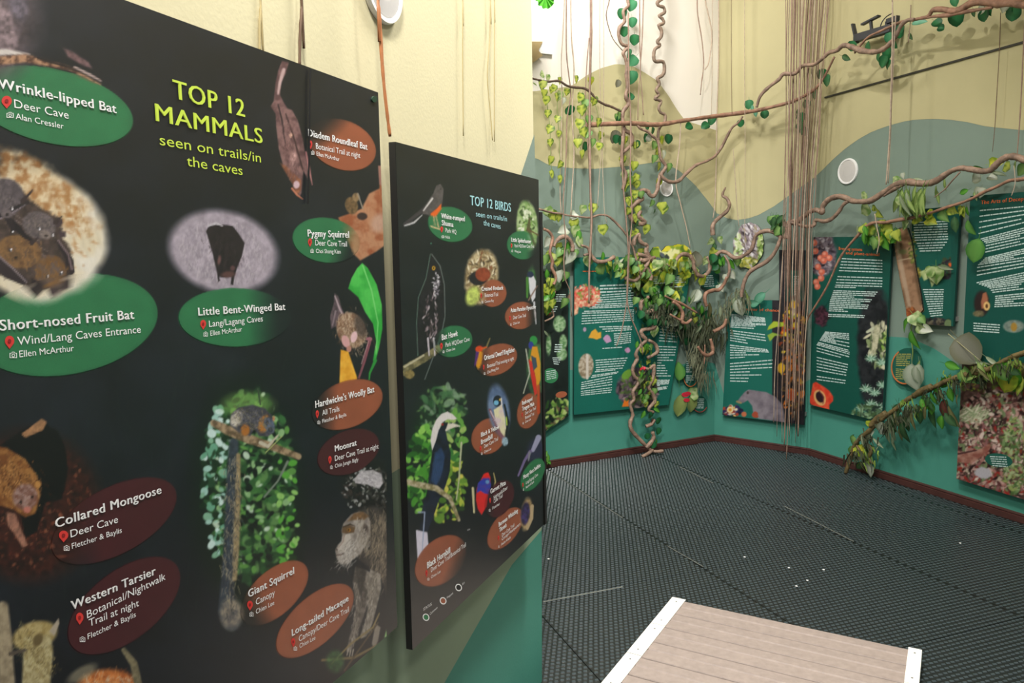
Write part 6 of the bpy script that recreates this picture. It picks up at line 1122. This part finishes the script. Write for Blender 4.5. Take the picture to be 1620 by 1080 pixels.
root('crooked dark root leaning into the twisting column', [(964, 0), (959, 24), (965, 50), (972, 65), (985, 80)], 1.6, 'd')
root('reddish root beside the column, first of the pair above the knot', [(1012, 0), (1012, 60), (1013, 110), (1010, 150), (1009, 190)], 1.6, 'r')
root('reddish root beside the column, second of the pair above the knot', [(1018, 0), (1016, 60), (1013, 110), (1016, 150), (1018, 182)], 1.8, 'r')
root('long root crossing the column and forking left over the teal board', [(994, 20), (995, 120), (998, 200), (997, 280), (1000, 340), (996, 390), (994, 440), (991, 480), (984, 520), (975, 548)], 2.2, 'r', .26, up=False)
root('long root crossing the column and ending among the looping stems', [(984, 215), (985, 280), (990, 340), (994, 400), (992, 470), (998, 500), (1006, 520), (1014, 540), (1017, 560)], 2.4, 'r', .27, up=False)
root('straight pale root slanting down from the branch to the skeleton leaf', [(1077, 190), (1075, 230), (1069, 285), (1076, 320), (1086, 360), (1092, 392)], 2, 'p', .2, up=False)
root('thin looped root string on the cream wall, left strand', [(1103, 0), (1104, 24), (1110, 60), (1113, 90), (1113, 108), (1110, 130), (1108, 150)], 1.8, 'r')
root('thin looped root string on the cream wall, right strand', [(1116, 0), (1120, 20), (1126, 50), (1125, 75), (1121, 100), (1115, 110)], 2, 'p')
root('pale string hanging at the wall corner', [(1137, 0), (1137, 90), (1134, 190), (1133, 260), (1131, 320), (1128, 345)], 1.8, 'p')
root('faint string left of the corner string', [(1127, 0), (1127, 90), (1125, 190)], .9, 'p')
root('thin string over the roots picture, left', [(1160, 235), (1163, 280), (1166, 325), (1169, 358)], 1.1, 'p', up=False)
root('thin string over the roots picture, right', [(1178, 0), (1178, 120), (1179, 240), (1178, 400)], 1.1, 'p')
root('thin string left of the root bundle', [(1157, 0), (1157, 90), (1158, 180)], 1, 'd')
R2 = random.Random(5)
xt = [1243, 1246, 1249, 1253, 1257, 1259, 1262, 1266, 1269, 1272, 1276, 1279, 1283, 1286, 1289, 1292, 1294, 1297, 1300, 1303, 1306, 1309, 1312]
xb = [1228, 1237, 1221, 1245, 1240, 1249, 1233, 1252, 1248, 1256, 1244, 1259, 1251, 1262, 1254, 1264, 1257, 1266, 1260, 1262, 1268, 1270, 1273]
yb = [690, 700, 668, 640, 708, 660, 620, 672, 690, 650, 728, 668, 610, 690, 665, 640, 700, 650, 600, 560, 640, 500, 420]
for i, (a_, c_, y_) in enumerate(zip(xt, xb, yb)):
    mid = 1240 + (a_ - 1243) * .66; pts = [(a_, 0)]
    for k in range(1, 9):
        t_ = k / 8; yy = t_ * y_
        xx = np.interp(yy, [0, 350, 560, 730], [a_, mid + R2.uniform(-1, 1), c_ + (mid - c_) * .35, c_])
        pts.append((xx + R2.uniform(-1.8, 1.8) * (1 if k < 8 else 0), yy))
    ORD = 'first second third fourth fifth sixth seventh eighth ninth tenth eleventh twelfth thirteenth fourteenth fifteenth sixteenth seventeenth eighteenth nineteenth twentieth'.split() + ['third from last', 'second from last', 'last']
    root(ORD[i] + ' hanging root from the left, at the top of the long dense bundle', pts, R2.choice([1.0, 1.2, 1.5, 1.8, 2.3]), 'rrprrd'[i % 6], .16 + .14 * R2.random(), 'hanging roots in the dense bundle')
root('pale doubled string hanging left of the rope vine leaves', [(1412, 0), (1412, 60), (1410, 130), (1408, 200), (1405, 250), (1402, 292)], 2.4, 'p', .3)
root('second pale string beside the doubled one below the bracket', [(1417, 24), (1414, 80), (1411, 150), (1409, 210), (1405, 290)], 1.8, 'p', .29, up=False)
root('short dangling string right of the black bracket', [(1441, 8), (1440, 36), (1437, 68)], 1.4, 'r', .26, up=False)
root('thin dark string far right below the top vine', [(1583, 20), (1581, 80), (1577, 150), (1574, 200), (1570, 240)], 1.2, 'd', .08, up=False)
root('brown string at the right edge crossing the strip', [(1621, 30), (1618, 100), (1614, 180), (1610, 235), (1608, 256)], 1.8, 'r', .2, up=False)
root('thin string hanging over the title of the tall board', [(1604, 262), (1606, 290), (1600, 310)], 1.4, 'p', .22, up=False)
root('short pale string below the rope vine leaf pair', [(1384, 338), (1387, 358), (1391, 380), (1387, 402)], 1.6, 'p', .2, up=False)
root('brown end of a stem showing under the edge-on board', [(859, 822, .5), (863, 828, .5), (866, 846, .5), (864, 862, .5)], 3, 'p', .5, up=False)
sg = thing('plant_sprig', 'green leaf tips peeping past the lower edge of the edge-on board', 'plant', tuple(map(float, room(862, 815, .5))))
for x, y in ((862, 806), (860, 812), (864, 816)): leaf(sg, x, y, 12, 'F', 30, .5)
# near wall: hanging stem, cords, modelled shadow lines
def proot(label, pts, r, m, off): 
    P = [WL.at(x, y, off) for x, y in pts]
    if pts[0][1] <= 4: P = [np.array([P[0][0], P[0][1], HT]), P[0] + Z * .12] + P
    P = smooth_path(P, 4); b = MB(); tube(b, P, r, 7, int(pts[0][0]), .14); o = b.build('hanging_root', m, smooth=True); tag(o, label, 'root'); return o
proot('orange-brown stem hanging over the near speaker above the boards', [(598, 0), (601, 40), (604, 90), (608, 140), (613, 185), (617, 216)], [.0034, .004, .0034], mat('root_orange', '#b5754a', .55, .2, 40), .05)
proot('dark cord hanging on the near wall behind the mammals board', [(477, 0), (475, 50), (474, 108)], [.0028], ROOT['d'], .01)
proot('faint ochre string on the near wall above the mammals title', [(412, 0), (411, 40), (411, 84)], [.0022], mat('ochre_string_and_shadow', '#b9a878', .7), .004)
proot('faint modelled line of shadow and string, one of a pair on the near wall above the bird board, left', [(776, 0), (775, 60), (771, 120), (776, 180), (779, 222)], [.0014], mat('ochre_string_and_shadow', '#b9a878', .7), .012)  # this and the next two: thin ochre tubes shaped after mostly shadow lines
proot('faint modelled line of shadow and string, one of a pair on the near wall above the bird board, right', [(782, 0), (782, 90), (782, 224)], [.0014], mat('ochre_string_and_shadow', '#b9a878', .7), .012)
proot('faint modelled line of shadow and string on the near wall midway between the speaker and line pair', [(732, 0), (732, 100), (733, 215)], [.0014], mat('ochre_string_and_shadow', '#b9a878', .7), .012)
P = [WB.at(x, y, .004) for x, y in ((491, 110), (490, 180), (489, 250), (487, 322))]; b = MB(); tube(b, P, [.0016], 5, 1, 0); o = b.build('black_cord', mat('cord_black', '#101010', .6)); tag(o, 'thin black cord lying down the front of the mammals board', 'cord')

# ------------------------------------------------------------------ speakers, bracket, round leaf
def speaker(label, W, cx, cy, R, off=0.0):
    c = W.at(cx, cy, off + .001); t = thing('wall_speaker', label, 'speaker', tuple(map(float, c)))
    def disc(rs, hs):
        b = MB(); n = 40
        for r, h in zip(rs, hs): b.v += [tuple(c + (W.d * math.cos(6.28318 * i / n) + Z * math.sin(6.28318 * i / n)) * r + W.n * h) for i in range(n)]
        for k in range(len(rs) - 1):
            for i in range(n): b.f.append((k * n + i, k * n + (i + 1) % n, (k + 1) * n + (i + 1) % n, (k + 1) * n + i))
        b.f.append(tuple(range((len(rs) - 1) * n, len(rs) * n))); return b
    disc([R, R, R * .97, R * .86, R * .84], [0, .006, .012, .012, .008]).build('rim', mat('speaker_white', '#f4f4f2', .4, .01), t, smooth=False)
    disc([R * .85, R * .8, R * .4], [.0075, .010, .012]).build('grille', mat('speaker_grille', '#c9c6c2', .6, .02, 200), t)
    return t
sp = WL.sz(602, -12); zb_ = WL.sz(605, 38)[1]
speaker('white round speaker high on the near wall behind the hanging stem', WL, 602.5, -20, abs(WL.sz(602.5, -20)[1] - zb_))
speaker('small white round speaker behind the looping vine on the back wall', W1, 1053.5, 298, .066)
speaker('white round speaker on the sage paint of the right wall', W3, 1342, 271, .094)
bk = thing('wall_bracket', 'black metal mounting bracket high on the right wall among vines', 'bracket', tuple(map(float, W3.at(1380, 62, .05)))); BLK = mat('bracket_black', '#2b2d33', .45, .05)
B3 = lambda x, y, o=.10: W3.at(x, y, o)
b = MB(); b.bar(B3(1354, 61), B3(1412, 44), .05, .05, W3.n); b.build('arm', BLK, bk)
b = MB(); b.bar(B3(1349.5, 38), B3(1356, 68), .03, .012, W3.n); b.build('end_plate', BLK, bk)
b = MB(); b.bar(B3(1364, 39), B3(1391, 25), .03, .012, W3.n); b.bar(B3(1377.5, 32), B3(1379, 48), .016, .016, W3.n); b.build('top_plate', BLK, bk)
b = MB(); b.bar(B3(1404, 34), B3(1404, 66), .03, .014, W3.n); b.bar(B3(1404, 34), B3(1421, 28), .03, .03, W3.n); b.bar(B3(1420, 28), B3(1416, 62), .02, .014, W3.n); b.build('end_frame', BLK, bk)
b = MB(); b.bar(W3.at(1404, 50, .001), B3(1404, 50, .10), .04, .04, W3.d); b.build('wall_foot', BLK, bk)
b = MB(); tube(b, vpath([(1392, 44, .1), (1396, 34, .1), (1403, 26, .08), (1412, 21, .04)], .1, 4), [.004], 5, 1, 0); b.build('cable', BLK, bk)
# bright green ribbed round leaf at the top beside the partition
rl = thing('round_leaf', 'bright green ribbed round leaf at the top beside the partition edge', 'leaf', tuple(map(float, W1.at(862, -4, .3))))
c = W1.at(862, -4, .3); R = pxr(17, c); b = MB(); n = 48; b.v.append(tuple(c + W1.n * .01))
for i in range(n):
    t = 6.28318 * i / n; b.v.append(tuple(c + (W1.d * math.cos(t) + Z * math.sin(t)) * R * (1 + .03 * (i % 2)) + W1.n * (.012 if i % 4 < 2 else -.006)))
b.f += [(0, 1 + i, 1 + (i + 1) % n) for i in range(n)]; b.build('blade', mat('bright_leaf', '#5fbf3c', .45, .12, 30), rl)
b = MB(); tube(b, [c, c + Z * .3, np.array([c[0], c[1], HT])], [.004], 5, 1, 0); b.build('stalk', mat('green_stalk', '#6f8440', .6), rl)
